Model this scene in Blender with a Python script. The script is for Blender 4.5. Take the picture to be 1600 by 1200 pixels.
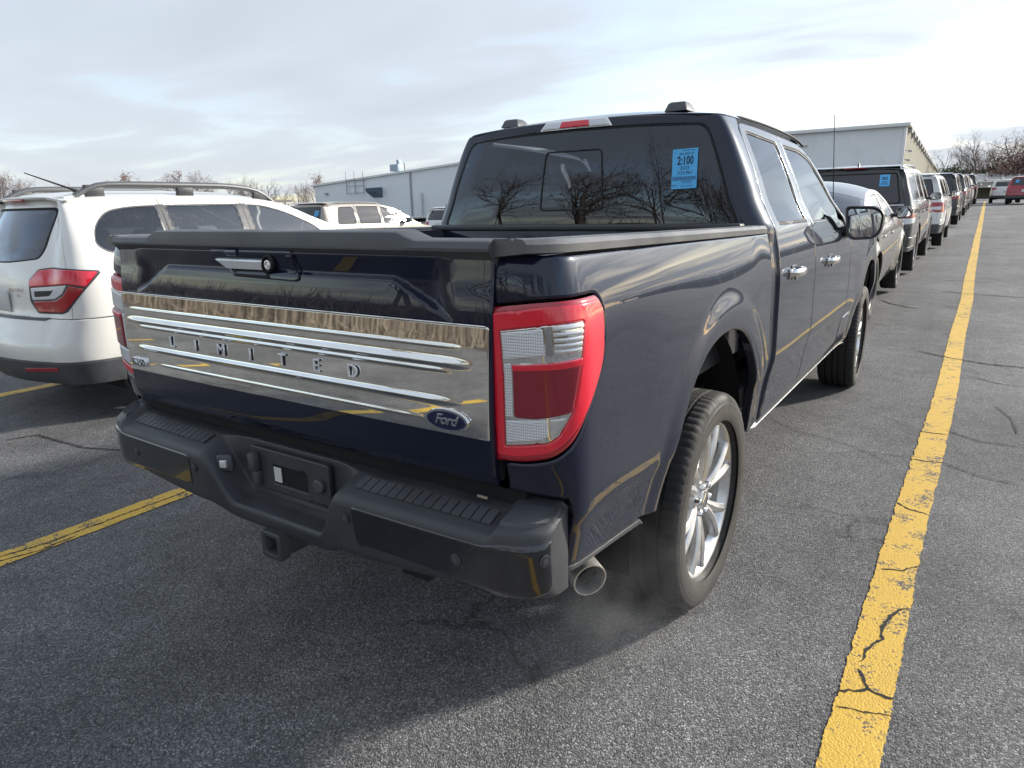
import bpy, bmesh, math, random
import numpy as np
from mathutils import Vector, Matrix, Quaternion
from mathutils.geometry import delaunay_2d_cdt

for o in list(bpy.data.objects):
    bpy.data.objects.remove(o)
SC = bpy.context.scene
COL = SC.collection
rad = math.radians

# ------------------------------------------------------------------ camera
CAMP = (1.6723, -2.3614, 1.4976)
YAW, PITCH, ROLL, FPX = -.5989, -.2558, -.0229, 1061.135
cam = bpy.data.cameras.new('camera')
cam.sensor_width = 36.0
cam.lens = FPX / 1600 * 36
cam.clip_start = .05
cam.clip_end = 2000
co = bpy.data.objects.new('camera', cam)
COL.objects.link(co)
fw = Vector((math.sin(YAW)*math.cos(PITCH), math.cos(YAW)*math.cos(PITCH), math.sin(PITCH)))
rt = Vector((math.cos(YAW), -math.sin(YAW), 0))
up = rt.cross(fw)
r2 = rt*math.cos(ROLL) + up*math.sin(ROLL)
u2 = up*math.cos(ROLL) - rt*math.sin(ROLL)
co.matrix_world = Matrix(((r2.x, u2.x, -fw.x, CAMP[0]), (r2.y, u2.y, -fw.y, CAMP[1]), (r2.z, u2.z, -fw.z, CAMP[2]), (0, 0, 0, 1)))
SC.camera = co

# ------------------------------------------------------------------ light
SUN_AZ, SUN_EL = rad(36), rad(23)          # azimuth measured from +y towards +x
SUN = Vector((math.sin(SUN_AZ)*math.cos(SUN_EL), math.cos(SUN_AZ)*math.cos(SUN_EL), math.sin(SUN_EL)))
SC.view_settings.view_transform = 'Standard'
SC.view_settings.look = 'None'
SC.view_settings.gamma = 1
SC.cycles.max_bounces = 7
SC.cycles.diffuse_bounces = 3
SC.cycles.glossy_bounces = 5
SC.cycles.transparent_max_bounces = 10
SC.cycles.volume_bounces = 0
SC.cycles.volume_step_rate = 5
SC.view_settings.exposure = 1.52
sl = bpy.data.lights.new('sun', 'SUN')
sl.energy = 2.25
sl.angle = rad(4.0)
sl.color = (1, .93, .82)
so = bpy.data.objects.new('sun', sl)
COL.objects.link(so)
so.rotation_euler = (-SUN).to_track_quat('-Z', 'Y').to_euler()

W = bpy.data.worlds.new('World')
SC.world = W
W.use_nodes = True
nt = W.node_tree
nt.nodes.clear()
def wn(t, **k):
    n = nt.nodes.new(t)
    for a, b in k.items():
        setattr(n, a, b)
    return n
def wl(a, b):
    nt.links.new(a, b)
def wmath(op, a, b=None, c=None):
    n = wn('ShaderNodeMath', operation=op)
    for i, q in enumerate((a, b, c)):
        if q is None: continue
        if hasattr(q, 'is_output'): wl(q, n.inputs[i])
        else: n.inputs[i].default_value = q
    return n.outputs[0]
out = wn('ShaderNodeOutputWorld')
bg = wn('ShaderNodeBackground')
bg.inputs[1].default_value = .1
wl(bg.outputs[0], out.inputs[0])
sky = wn('ShaderNodeTexSky', sky_type='NISHITA', sun_disc=False, sun_elevation=SUN_EL, sun_rotation=SUN_AZ)
sky.dust_density = 1.0
tc = wn('ShaderNodeTexCoord')
sep = wn('ShaderNodeSeparateXYZ')
wl(tc.outputs['Generated'], sep.inputs[0])
zc = wmath('ADD', wmath('MAXIMUM', sep.outputs[2], 0.0), .10)
cx = wmath('DIVIDE', sep.outputs[0], zc)
cy = wmath('DIVIDE', sep.outputs[1], zc)
cmb = wn('ShaderNodeCombineXYZ')
wl(cx, cmb.inputs[0]); wl(cy, cmb.inputs[1])
rotm = wn('ShaderNodeMapping'); rotm.inputs['Rotation'].default_value = (0, 0, rad(28)); rotm.inputs['Scale'].default_value = (.55, 1.0, 1)
wl(cmb.outputs[0], rotm.inputs[0])
n1 = wn('ShaderNodeTexNoise'); n1.inputs['Scale'].default_value = .42; n1.inputs['Detail'].default_value = 5; n1.inputs['Roughness'].default_value = .45; n1.inputs['Distortion'].default_value = .35
wl(rotm.outputs[0], n1.inputs['Vector'])
n2 = wn('ShaderNodeTexNoise'); n2.inputs['Scale'].default_value = 1.6; n2.inputs['Detail'].default_value = 4; n2.inputs['Roughness'].default_value = .45; n2.inputs['Distortion'].default_value = .6
wl(rotm.outputs[0], n2.inputs['Vector'])
mix12 = wmath('MULTIPLY_ADD', n2.outputs[0], .35, wmath('MULTIPLY', n1.outputs[0], .65))
cover = wn('ShaderNodeMapRange'); cover.inputs[1].default_value = .36; cover.inputs[2].default_value = .54; cover.inputs[3].default_value = .15; cover.inputs[4].default_value = 1.0
wl(mix12, cover.inputs[0])
dens = wn('ShaderNodeMapRange'); dens.inputs[1].default_value = .38; dens.inputs[2].default_value = .66; dens.inputs[3].default_value = 1.08; dens.inputs[4].default_value = .86
wl(mix12, dens.inputs[0])
dot = wn('ShaderNodeVectorMath', operation='DOT_PRODUCT')
dot.inputs[1].default_value = SUN
wl(tc.outputs['Generated'], dot.inputs[0])
dp = wmath('MAXIMUM', dot.outputs['Value'], 0.0)
glow = wmath('ADD', wmath('MULTIPLY', wmath('POWER', dp, 4.0), .65), wmath('MULTIPLY', wmath('POWER', dp, 20.0), 1.4))
low = wn('ShaderNodeMapRange'); low.inputs[1].default_value = .0; low.inputs[2].default_value = .30; low.inputs[3].default_value = .18; low.inputs[4].default_value = 1.0    # cloud is thicker towards the horizon
wl(sep.outputs[2], low.inputs[0])
glow = wmath('MULTIPLY', glow, low.outputs[0])
lum = wmath('MULTIPLY', dens.outputs[0], wmath('ADD', glow, 1.0))
cl = wn('ShaderNodeVectorMath', operation='SCALE')
cl.inputs[0].default_value = (2.58, 2.79, 3.10)
wl(lum, cl.inputs['Scale'])
mx = wn('ShaderNodeMix', data_type='RGBA')
wl(wmath('SUBTRACT', cover.outputs[0], wmath('MULTIPLY', wmath('SUBTRACT', 1.0, dp), .10)), mx.inputs[0])
wl(sky.outputs[0], mx.inputs[6])
wl(cl.outputs[0], mx.inputs[7])
wl(mx.outputs[2], bg.inputs[0])

class Pch:
    """smooth monotone cubic through points"""
    def __init__(s, pts):
        a = np.array(pts, float); a = a[np.argsort(a[:, 0])]
        s.x = a[:, 0]; s.y = a[:, 1]
        h = np.diff(s.x); d = np.diff(s.y) / h
        m = np.zeros(len(s.x)); m[0] = d[0]; m[-1] = d[-1]
        for i in range(1, len(d)):
            if d[i-1] * d[i] > 0:
                w1 = 2*h[i] + h[i-1]; w2 = h[i] + 2*h[i-1]
                m[i] = (w1 + w2) / (w1/d[i-1] + w2/d[i])
        s.m = m; s.h = h
    def __call__(s, q):
        q = np.clip(np.asarray(q, float), s.x[0], s.x[-1])
        i = np.clip(np.searchsorted(s.x, q, side='right') - 1, 0, len(s.h) - 1)
        h = s.h[i]; t = (q - s.x[i]) / h
        return ((1+2*t)*(1-t)**2*s.y[i] + t*(1-t)**2*h*s.m[i] + t*t*(3-2*t)*s.y[i+1] + t*t*(t-1)*h*s.m[i+1])

def sstep(a, b, x):
    t = np.clip((np.asarray(x, float) - a) / (b - a), 0, 1)
    return t*t*(3-2*t)

class Wrap:
    """body skin wound round a plan curve: u runs from the rear centre round the right corner to the front, v is height"""
    def __init__(s, plan, side, rear, front):
        p = np.array(plan, float)
        d = np.r_[0, np.cumsum(np.hypot(*np.diff(p, axis=0).T))]
        n = int(d[-1] / .01)
        u = np.linspace(0, d[-1], n)
        q = np.c_[np.interp(u, d, p[:, 0]), np.interp(u, d, p[:, 1])]
        k = np.hanning(13); k /= k.sum()
        for c in (0, 1):                      # smooth the plan curve a little
            e = np.r_[[2*q[0, c] - q[j, c] if c else -q[j, c] if p[0, 0] == 0 else 2*q[0, c]-q[j, c] for j in range(6, 0, -1)], q[:, c],
                      [2*q[-1, c] - q[-1-j, c] for j in range(1, 7)]]
            q[:, c] = np.convolve(e, k, 'valid')
        s.u0 = 0
        t = np.gradient(q, axis=0); t /= np.linalg.norm(t, axis=1)[:, None]
        s.u = u; s.q = q; s.n = np.c_[t[:, 1], -t[:, 0]]
        s.w = q[:, 0].max(); s.side = side; s.rear = rear; s.front = front
    def __call__(s, u, z):
        u = np.asarray(u, float); z = np.asarray(z, float)
        sg = np.where(u < 0, -1., 1.); a = np.abs(u)
        x = np.interp(a, s.u, s.q[:, 0]); y = np.interp(a, s.u, s.q[:, 1])
        nx = np.interp(a, s.u, s.n[:, 0]); ny = np.interp(a, s.u, s.n[:, 1])
        l = np.hypot(nx, ny); nx /= l; ny /= l
        k = ny*ny
        return np.stack([sg*x*(1 - s.side(y, z)/s.w), y + np.where(ny < 0, k*s.rear(z), -k*s.front(z)), z + 0*x], -1)
    def at_y(s, y):                           # u of a point on the flank
        i = np.argmax(s.n[:, 0] > .7); j = len(s.u) - np.argmax(s.n[::-1, 0] > .7)
        return float(np.interp(y, s.q[i:j, 1], s.u[i:j]))
    def at_x(s, x):                           # u of a point on the rear face
        i = np.argmax(s.q[:, 0])
        return math.copysign(float(np.interp(abs(x), s.q[:i, 0], s.u[:i])), x)

# ---- the pickup's skin -------------------------------------------------------------
T_LOW = Pch([(.46, .075), (.50, .055), (.58, .040), (.66, .030), (.74, .016), (.79, .004), (.84, .000), (1.0, .002), (1.14, .004), (1.20, .008),
             (1.26, .016), (1.32, .028), (1.365, .039), (1.385, .045), (1.40, .055), (1.42, .067), (1.50, .113), (1.60, .152), (1.70, .196), (1.80, .246), (1.85, .278), (1.90, .33)])
def arch_r(y, z, yc):
    return np.sqrt(((y - yc) / 1.0)**2 + ((z - .45) / 1.13)**2)
def t_side(y, z):
    off = T_LOW(z)
    for yc, k in ((0., 1.), (3.70, .85)):
        r = arch_r(y, z, yc)
        flare = .014*(1 - sstep(.590, .680, r)) + .008*np.exp(-((r-.56)/.20)**2) - .004*(1 - sstep(.53, .56, r))
        off = off - k * flare * (1 - sstep(1.10, 1.34, z))
    hol = np.exp(-((y + .80)/.17)**2) * sstep(.80, .98, z) * (1 - sstep(1.12, 1.26, z)) * .008   # hollow between lamp and arch
    off = off + hol
    off = off + .016*sstep(.640, .662, y)*(1 - sstep(.774, .790, y))*(1 - sstep(1.30, 1.40, z))             # cab corner sunk behind the bed
    off = off + .006*sstep(.35, .62, y)*(1-sstep(3.0, 3.4, y))*(1-sstep(1.36,1.5,z))                  # doors sit inboard of the flares
    return off
T_REAR = Pch([(.60, .03), (.85, .012), (.92, 0), (1.3, 0), (1.36, .004), (1.40, .02), (1.9, .03)])
_a = np.linspace(0, 1, 13)
T_PLAN = ([(.70, -1.142), (.80, -1.138), (.86, -1.133), (.895, -1.126)] + [(.895 + .088*math.sin(t*math.pi/2), -1.126 + .085*(1-math.cos(t*math.pi/2))) for t in _a[1:]]
          + [(.984, -.95), (.983, -.6), (.980, 0), (.976, .6), (.974, 2.0), (.976, 3.2), (.976, 3.9), (.955, 4.2), (.91, 4.42), (.83, 4.56), (.7, 4.63), (.4, 4.67), (0, 4.68)])
TW = Wrap(T_PLAN, t_side, T_REAR, lambda z: 0*z)
# ------------------------------------------------------------------ materials
def mat(name, col=(.5, .5, .5), rough=.5, metal=0., coat=0., spec=.5, coat_rough=.03, noise=0., nscale=8., bump=0., bscale=200., emit=None, var=None, trans=0.):
    m = bpy.data.materials.new(name)
    m.use_nodes = True
    t = m.node_tree
    b = t.nodes['Principled BSDF']
    b.inputs['Base Color'].default_value = (*col, 1)
    b.inputs['Roughness'].default_value = rough
    b.inputs['Metallic'].default_value = metal
    b.inputs['Coat Weight'].default_value = coat
    b.inputs['Coat Roughness'].default_value = coat_rough
    b.inputs['Specular IOR Level'].default_value = spec
    if trans: b.inputs['Transmission Weight'].default_value = trans
    if emit:
        b.inputs['Emission Color'].default_value = (*col, 1); b.inputs['Emission Strength'].default_value = emit
    tc = t.nodes.new('ShaderNodeTexCoord')
    if noise:
        n = t.nodes.new('ShaderNodeTexNoise'); n.inputs['Scale'].default_value = nscale; n.inputs['Detail'].default_value = 6
        t.links.new(tc.outputs['Object'], n.inputs['Vector'])
        mr = t.nodes.new('ShaderNodeMapRange'); mr.inputs[1].default_value = .3; mr.inputs[2].default_value = .7
        mr.inputs[3].default_value = max(0, rough*(1-noise)); mr.inputs[4].default_value = min(1, rough*(1+noise))
        t.links.new(n.outputs[0], mr.inputs[0]); t.links.new(mr.outputs[0], b.inputs['Roughness'])
        mr2 = t.nodes.new('ShaderNodeMapRange'); mr2.inputs[1].default_value = .3; mr2.inputs[2].default_value = .7
        mr2.inputs[3].default_value = 1 - noise*.5; mr2.inputs[4].default_value = 1 + noise*.5
        t.links.new(n.outputs[0], mr2.inputs[0])
        vm = t.nodes.new('ShaderNodeVectorMath'); vm.operation = 'SCALE'; vm.inputs[0].default_value = col
        t.links.new(mr2.outputs[0], vm.inputs['Scale'])
        t.links.new(vm.outputs[0], b.inputs['Base Color'])
    if bump:
        n = t.nodes.new('ShaderNodeTexNoise'); n.inputs['Scale'].default_value = bscale; n.inputs['Detail'].default_value = 3
        t.links.new(tc.outputs['Object'], n.inputs['Vector'])
        bp = t.nodes.new('ShaderNodeBump'); bp.inputs['Strength'].default_value = bump; bp.inputs['Distance'].default_value = .002
        t.links.new(n.outputs[0], bp.inputs['Height']); t.links.new(bp.outputs[0], b.inputs['Normal'])
    return m

def glass_mat(name, tint, ior=1.5, rough=0.0, gain=2.4):
    """thin tinted pane: tinted see-through plus a mirror term by Fresnel"""
    m = bpy.data.materials.new(name); m.use_nodes = True
    t = m.node_tree; t.nodes.clear()
    o = t.nodes.new('ShaderNodeOutputMaterial'); mx = t.nodes.new('ShaderNodeMixShader')
    tr = t.nodes.new('ShaderNodeBsdfTransparent'); tr.inputs[0].default_value = (*tint, 1)
    g = t.nodes.new('ShaderNodeBsdfGlossy'); g.inputs['Roughness'].default_value = rough; g.inputs['Color'].default_value = (.86, .92, 1.0, 1)
    lw = t.nodes.new('ShaderNodeFresnel'); lw.inputs[0].default_value = ior
    mr = t.nodes.new('ShaderNodeMath'); mr.operation = 'MULTIPLY'; mr.inputs[1].default_value = gain; mr.use_clamp = True
    t.links.new(lw.outputs[0], mr.inputs[0])
    t.links.new(mr.outputs[0], mx.inputs[0]); t.links.new(tr.outputs[0], mx.inputs[1]); t.links.new(g.outputs[0], mx.inputs[2])
    t.links.new(mx.outputs[0], o.inputs[0])
    return m

def paint_mat(name, col, metal=.0, flake=0., rough=.42, dust=.05, spec=.5):
    """clear-coated car paint with a thin uneven film of road dust"""
    m = mat(name, col, rough, metal, 1.0, spec, .015)
    t = m.node_tree; b = t.nodes['Principled BSDF']
    tc = t.nodes.new('ShaderNodeTexCoord')
    n = t.nodes.new('ShaderNodeTexNoise'); n.inputs['Scale'].default_value = 3.0; n.inputs['Detail'].default_value = 8; n.inputs['Roughness'].default_value = .65
    t.links.new(tc.outputs['Object'], n.inputs['Vector'])
    sp = t.nodes.new('ShaderNodeSeparateXYZ'); t.links.new(tc.outputs['Object'], sp.inputs[0])
    low = t.nodes.new('ShaderNodeMapRange'); low.inputs[1].default_value = 1.15; low.inputs[2].default_value = .45; low.inputs[3].default_value = .35; low.inputs[4].default_value = 1.5
    t.links.new(sp.outputs[2], low.inputs[0])
    mr = t.nodes.new('ShaderNodeMapRange'); mr.inputs[1].default_value = .35; mr.inputs[2].default_value = .75; mr.inputs[3].default_value = dust*.4; mr.inputs[4].default_value = dust*1.8
    t.links.new(n.outputs[0], mr.inputs[0])
    ml = t.nodes.new('ShaderNodeMath'); ml.operation = 'MULTIPLY'; t.links.new(mr.outputs[0], ml.inputs[0]); t.links.new(low.outputs[0], ml.inputs[1])
    mx = t.nodes.new('ShaderNodeMix'); mx.data_type = 'RGBA'
    mx.inputs[6].default_value = (*col, 1); mx.inputs[7].default_value = (.30, .28, .25, 1)
    t.links.new(ml.outputs[0], mx.inputs[0]); t.links.new(mx.outputs[2], b.inputs['Base Color'])
    cr = t.nodes.new('ShaderNodeMath'); cr.operation = 'MULTIPLY_ADD'; cr.inputs[1].default_value = .25; cr.inputs[2].default_value = .012
    t.links.new(ml.outputs[0], cr.inputs[0]); t.links.new(cr.outputs[0], b.inputs['Coat Roughness'])
    return m

M = {}
M['navy'] = _n = paint_mat('navy_paint', (.0045, .0075, .022), 0., rough=.35, dust=.022, spec=.06)
_n.node_tree.nodes['Principled BSDF'].inputs['Coat Tint'].default_value = (.86, .93, 1.0, 1)
M['white_paint'] = paint_mat('white_paint', (.80, .785, .735), 0, dust=.02)
M['satin_white'] = paint_mat('pearl_white_paint', (.72, .72, .70), 0, dust=.03)
M['beige'] = paint_mat('champagne_paint', (.30, .27, .23), .1, dust=.04)
M['silver'] = paint_mat('grey_beige_paint', (.060, .056, .050), .4, dust=.03)
M['charcoal'] = paint_mat('charcoal_paint', (.022, .022, .026), .4, dust=.03)
M['darkgrey'] = paint_mat('dark_grey_paint', (.05, .05, .055), .5, dust=.03)
M['darkblue'] = paint_mat('dark_blue_paint', (.010, .018, .045), .4, dust=.03)
M['red_paint'] = paint_mat('red_paint', (.28, .010, .025), .3, dust=.03)
M['black_paint'] = paint_mat('black_paint', (.008, .008, .009), .1, dust=.03)
M['chrome'] = mat('chrome', (.78, .78, .78), .045, 1.0)
M['letter'] = mat('bright_letter_metal', (.86, .88, .92), .38, .55)
M['chrome_panel'] = mat('satin_chrome', (.84, .83, .79), .028, 1.0, noise=.12, nscale=14)
M['plastic'] = mat('textured_black_plastic', (.042, .045, .050), .42, bump=.5, bscale=500, noise=.25, nscale=7)
M['plastic_mid'] = mat('weathered_grey_plastic', (.066, .069, .075), .42, bump=.5, bscale=450, noise=.35, nscale=6)
M['bumper_paint'] = mat('satin_black_paint', (.009, .010, .014), .22, 0, 1.0, .5, .04, noise=.3, nscale=5)
M['rubber'] = mat('tyre_rubber', (.022, .021, .020), .78, noise=.3, nscale=9, bump=.35, bscale=160)
M['rubber_brown'] = mat('dusty_tyre_sidewall', (.040, .036, .031), .75, noise=.35, nscale=12, bump=.2, bscale=120)
M['black'] = mat('matt_black', (.008, .008, .009), .7)
M['gap'] = mat('dark_gap', (.004, .004, .005), .8)
M['alloy'] = mat('silver_alloy', (.66, .66, .655), .30, .75, noise=.15, nscale=20)
M['alloy_mid'] = mat('grey_alloy_barrel', (.30, .30, .30), .35, .7)
M['alloy_dark'] = mat('dark_alloy', (.045, .045, .048), .4, .7)
M['steel'] = mat('brushed_steel', (.74, .72, .69), .30, .75, noise=.2, nscale=40)
M['rust'] = mat('rusty_iron', (.035, .026, .02), .75, .2, noise=.4, nscale=20)
M['glass_tint'] = glass_mat('privacy_glass', (.20, .21, .22), gain=1.8)
M['glass_side'] = glass_mat('privacy_side_glass', (.10, .105, .11), gain=.95)
M['glass_mid'] = glass_mat('tinted_glass', (.40, .43, .42), gain=.95)
M['glass_light'] = glass_mat('clear_glass', (.78, .82, .80))
M['glass_dark'] = mat('dark_window_glass', (.010, .012, .016), .02, 0, 0, .9)
M['mirror'] = mat('mirror_glass', (.80, .83, .85), .01, 1.0)
M['red_lens'] = mat('red_lamp_lens', (.36, .005, .017), .10, 0, 1.0, .5, .01)
M['red_bright'] = mat('bright_red_lens', (.72, .012, .035), .14, 0, 1.0, .5, .01)
M['red_deep'] = mat('deep_red_reflector', (.22, .004, .018), .12, 0, 1.0, .5, .01, bump=.25, bscale=240)
def lens_grid(m):
    t = m.node_tree; b = t.nodes['Principled BSDF']; tc = t.nodes.new('ShaderNodeTexCoord')
    hs = []
    for ax, sc in (((1, 0, 0), 190.), ((0, 0, 1), 150.)):
        d = t.nodes.new('ShaderNodeVectorMath'); d.operation = 'DOT_PRODUCT'; d.inputs[1].default_value = ax; t.links.new(tc.outputs['Object'], d.inputs[0])
        f = t.nodes.new('ShaderNodeMath'); f.operation = 'MULTIPLY'; f.inputs[1].default_value = sc*math.pi; t.links.new(d.outputs['Value'], f.inputs[0])
        s_ = t.nodes.new('ShaderNodeMath'); s_.operation = 'SINE'; t.links.new(f.outputs[0], s_.inputs[0])
        a_ = t.nodes.new('ShaderNodeMath'); a_.operation = 'ABSOLUTE'; t.links.new(s_.outputs[0], a_.inputs[0]); hs.append(a_)
    mn = t.nodes.new('ShaderNodeMath'); mn.operation = 'MINIMUM'; t.links.new(hs[0].outputs[0], mn.inputs[0]); t.links.new(hs[1].outputs[0], mn.inputs[1])
    r = t.nodes.new('ShaderNodeValToRGB'); r.color_ramp.elements[0].color = (.40, .405, .42, 1); r.color_ramp.elements[1].color = (.80, .81, .83, 1); r.color_ramp.elements[1].position = .45
    t.links.new(mn.outputs[0], r.inputs[0]); t.links.new(r.outputs[0], b.inputs['Base Color'])
    bp = t.nodes.new('ShaderNodeBump'); bp.inputs['Strength'].default_value = .6; bp.inputs['Distance'].default_value = .002; t.links.new(mn.outputs[0], bp.inputs['Height']); t.links.new(bp.outputs[0], b.inputs['Normal'])
    return m
M['clear_lens'] = lens_grid(mat('clear_lamp_lens', (.6, .6, .62), .22, .25, 1.0, .5, .01))
M['rail'] = mat('sky_lightened_rail_plastic', (.11, .11, .112), .36, bump=.4, bscale=450, noise=.3, nscale=6)  # base grey raised to stand for sky glare on the rail caps
M['blue_sticker'] = mat('blue_paper', (.10, .47, .86), .55)
M['ink'] = mat('printed_ink', (.012, .016, .03), .6)
M['ink_soft'] = mat('printed_ink_soft', (.05, .16, .33), .6)
M['badge_blue'] = mat('badge_blue', (.006, .012, .06), .15, .2, 1)
M['interior'] = mat('dark_cabin_trim', (.022, .021, .022), .8)
M['interior_tan'] = mat('grey_cabin_trim', (.16, .15, .135), .85)
M['grey_trim'] = mat('grey_roof_rail', (.12, .125, .13), .42, .4)
M['plate_white'] = mat('white_plate', (.6, .6, .58), .5)

# ------------------------------------------------------------------ object helpers
def finish(name, me, m, parent=None):
    if m is not None:
        me.materials.append(M[m] if isinstance(m, str) else m)
    o = bpy.data.objects.new(name, me)
    COL.objects.link(o)
    if parent is not None:
        o.parent = parent
    return o
def thing(name, label, cat, loc=(0, 0, 0), rot=(0, 0, 0), group=None):
    o = bpy.data.objects.new(name, None)
    o.empty_display_size = .3
    COL.objects.link(o)
    o.location = loc; o.rotation_euler = rot
    return tag(o, label, cat, group)
def tag(o, label, cat, group=None):
    o['label'] = label; o['category'] = cat
    if group: o['group'] = group
    return o
def struct(o, kind='structure', label=None):
    o['kind'] = kind
    if label: o['label'] = label
    return o
def sub(name, parent, loc=(0, 0, 0), rot=(0, 0, 0)):
    o = bpy.data.objects.new(name, None); o.empty_display_size = .1
    COL.objects.link(o); o.parent = parent; o.location = loc; o.rotation_euler = rot
    return o
def raw(verts, faces, smooth=None):
    me = bpy.data.meshes.new('m')
    me.from_pydata([tuple(map(float, v)) for v in verts], [], [tuple(map(int, f)) for f in faces])
    if smooth is not None:
        me.polygons.foreach_set('use_smooth', [True]*len(me.polygons))
        if smooth < 179: me.set_sharp_from_angle(angle=rad(smooth))
    me.update()
    return me
def box(cx, cy, cz, sx, sy, sz, bev=0., seg=2, rot=None):
    bm = bmesh.new()
    bmesh.ops.create_cube(bm, size=1)
    for v in bm.verts:
        v.co = Vector((v.co.x*sx, v.co.y*sy, v.co.z*sz))
    if bev:
        bmesh.ops.bevel(bm, geom=bm.edges[:], offset=bev, segments=seg, profile=.5, affect='EDGES')
    mt = Matrix.Translation((cx, cy, cz))
    if rot is not None: mt = mt @ rot.to_4x4()
    bm.transform(mt)
    me = bpy.data.meshes.new('m'); bm.to_mesh(me); bm.free()
    if bev:
        me.polygons.foreach_set('use_smooth', [True]*len(me.polygons)); me.set_sharp_from_angle(angle=rad(50))
    return me
def join(*mes):
    vs, fs = [], []
    for me in mes:
        k = len(vs)
        vs += [v.co[:] for v in me.vertices]; fs += [tuple(k+i for i in p.vertices) for p in me.polygons]
    return raw(vs, fs, 40)
def loft(rings, closed=True, caps=True, smooth=40):
    """rings: list of equal-length point lists"""
    n = len(rings[0]); vs = [p for r in rings for p in r]; fs = []
    for i in range(len(rings)-1):
        for j in range(n if closed else n-1):
            k = (j+1) % n
            fs.append((i*n+j, i*n+k, (i+1)*n+k, (i+1)*n+j))
    if caps and closed:
        fs.append(tuple(range(n-1, -1, -1))); fs.append(tuple((len(rings)-1)*n + j for j in range(n)))
    me = raw(vs, fs, smooth)
    bm = bmesh.new(); bm.from_mesh(me); bmesh.ops.recalc_face_normals(bm, faces=bm.faces[:]); bm.to_mesh(me); bm.free()
    if smooth < 179: me.set_sharp_from_angle(angle=rad(smooth))
    return me
def tube(pts, r, n=10, smooth=50, caps=True):
    pts = [Vector(p) for p in pts]
    rr = r if isinstance(r, (list, tuple)) else [r]*len(pts)
    rings = []; nrm = None
    for i, p in enumerate(pts):
        t = (pts[min(i+1, len(pts)-1)] - pts[max(i-1, 0)]).normalized()
        if nrm is None: nrm = t.orthogonal().normalized()
        nrm = (nrm - t*nrm.dot(t)).normalized(); b = t.cross(nrm)
        rings.append([tuple(p + (nrm*math.cos(a) + b*math.sin(a))*rr[i]) for a in [2*math.pi*k/n for k in range(n)]])
    return loft(rings, True, caps, smooth)
def lathe_x(prof, n=72, smooth=35, cx=0, cy=0, cz=0):
    """profile of (x, r) spun round the x axis"""
    rings = [[(cx+x, cy+r*math.cos(a), cz+r*math.sin(a)) for a in [2*math.pi*k/n for k in range(n)]] for x, r in prof]
    return loft(rings, True, False, smooth)
def rnd(poly, r, seg=4):
    """round the corners of a polygon; r is one radius or one per corner"""
    P = [np.array(p, float) for p in poly]; n = len(P); out = []
    for i in range(n):
        rr = r[i] if isinstance(r, (list, tuple)) else r
        a, b, c = P[i-1], P[i], P[(i+1) % n]
        d1 = a-b; d2 = c-b; l1 = np.linalg.norm(d1); l2 = np.linalg.norm(d2)
        k = min(rr, l1*.48, l2*.48)
        if k < 1e-5: out.append(tuple(b)); continue
        p1 = b + d1/l1*k; p2 = b + d2/l2*k
        for j in range(seg+1):
            t = j/seg
            out.append(tuple((1-t)**2*p1 + 2*t*(1-t)*b + t*t*p2))
    return out
def resample(poly, su, sv):
    P = np.array(poly, float); out = []
    for i in range(len(P)):
        a, b = P[i], P[(i+1) % len(P)]
        k = max(1, int(math.ceil(math.hypot((b[0]-a[0])/su, (b[1]-a[1])/sv))))
        for j in range(k): out.append(a + (b-a)*j/k)
    out = np.array(out)
    keep = [0]
    for i in range(1, len(out)):
        if np.hypot(*(out[i]-out[keep[-1]])) > 1e-4: keep.append(i)
    out = out[keep]
    if np.hypot(*(out[0]-out[-1])) < 1e-4: out = out[:-1]
    return out
def inside(pts, loops):
    r = np.zeros(len(pts), bool); x = pts[:, 0]; y = pts[:, 1]
    for L in loops:
        a = L; b = np.roll(L, -1, 0)
        for (ax, ay), (bx, by) in zip(a, b):
            if ay == by: continue
            r ^= ((ay > y) != (by > y)) & (x < (bx-ax)*(y-ay)/(by-ay) + ax)
    return r
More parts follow.
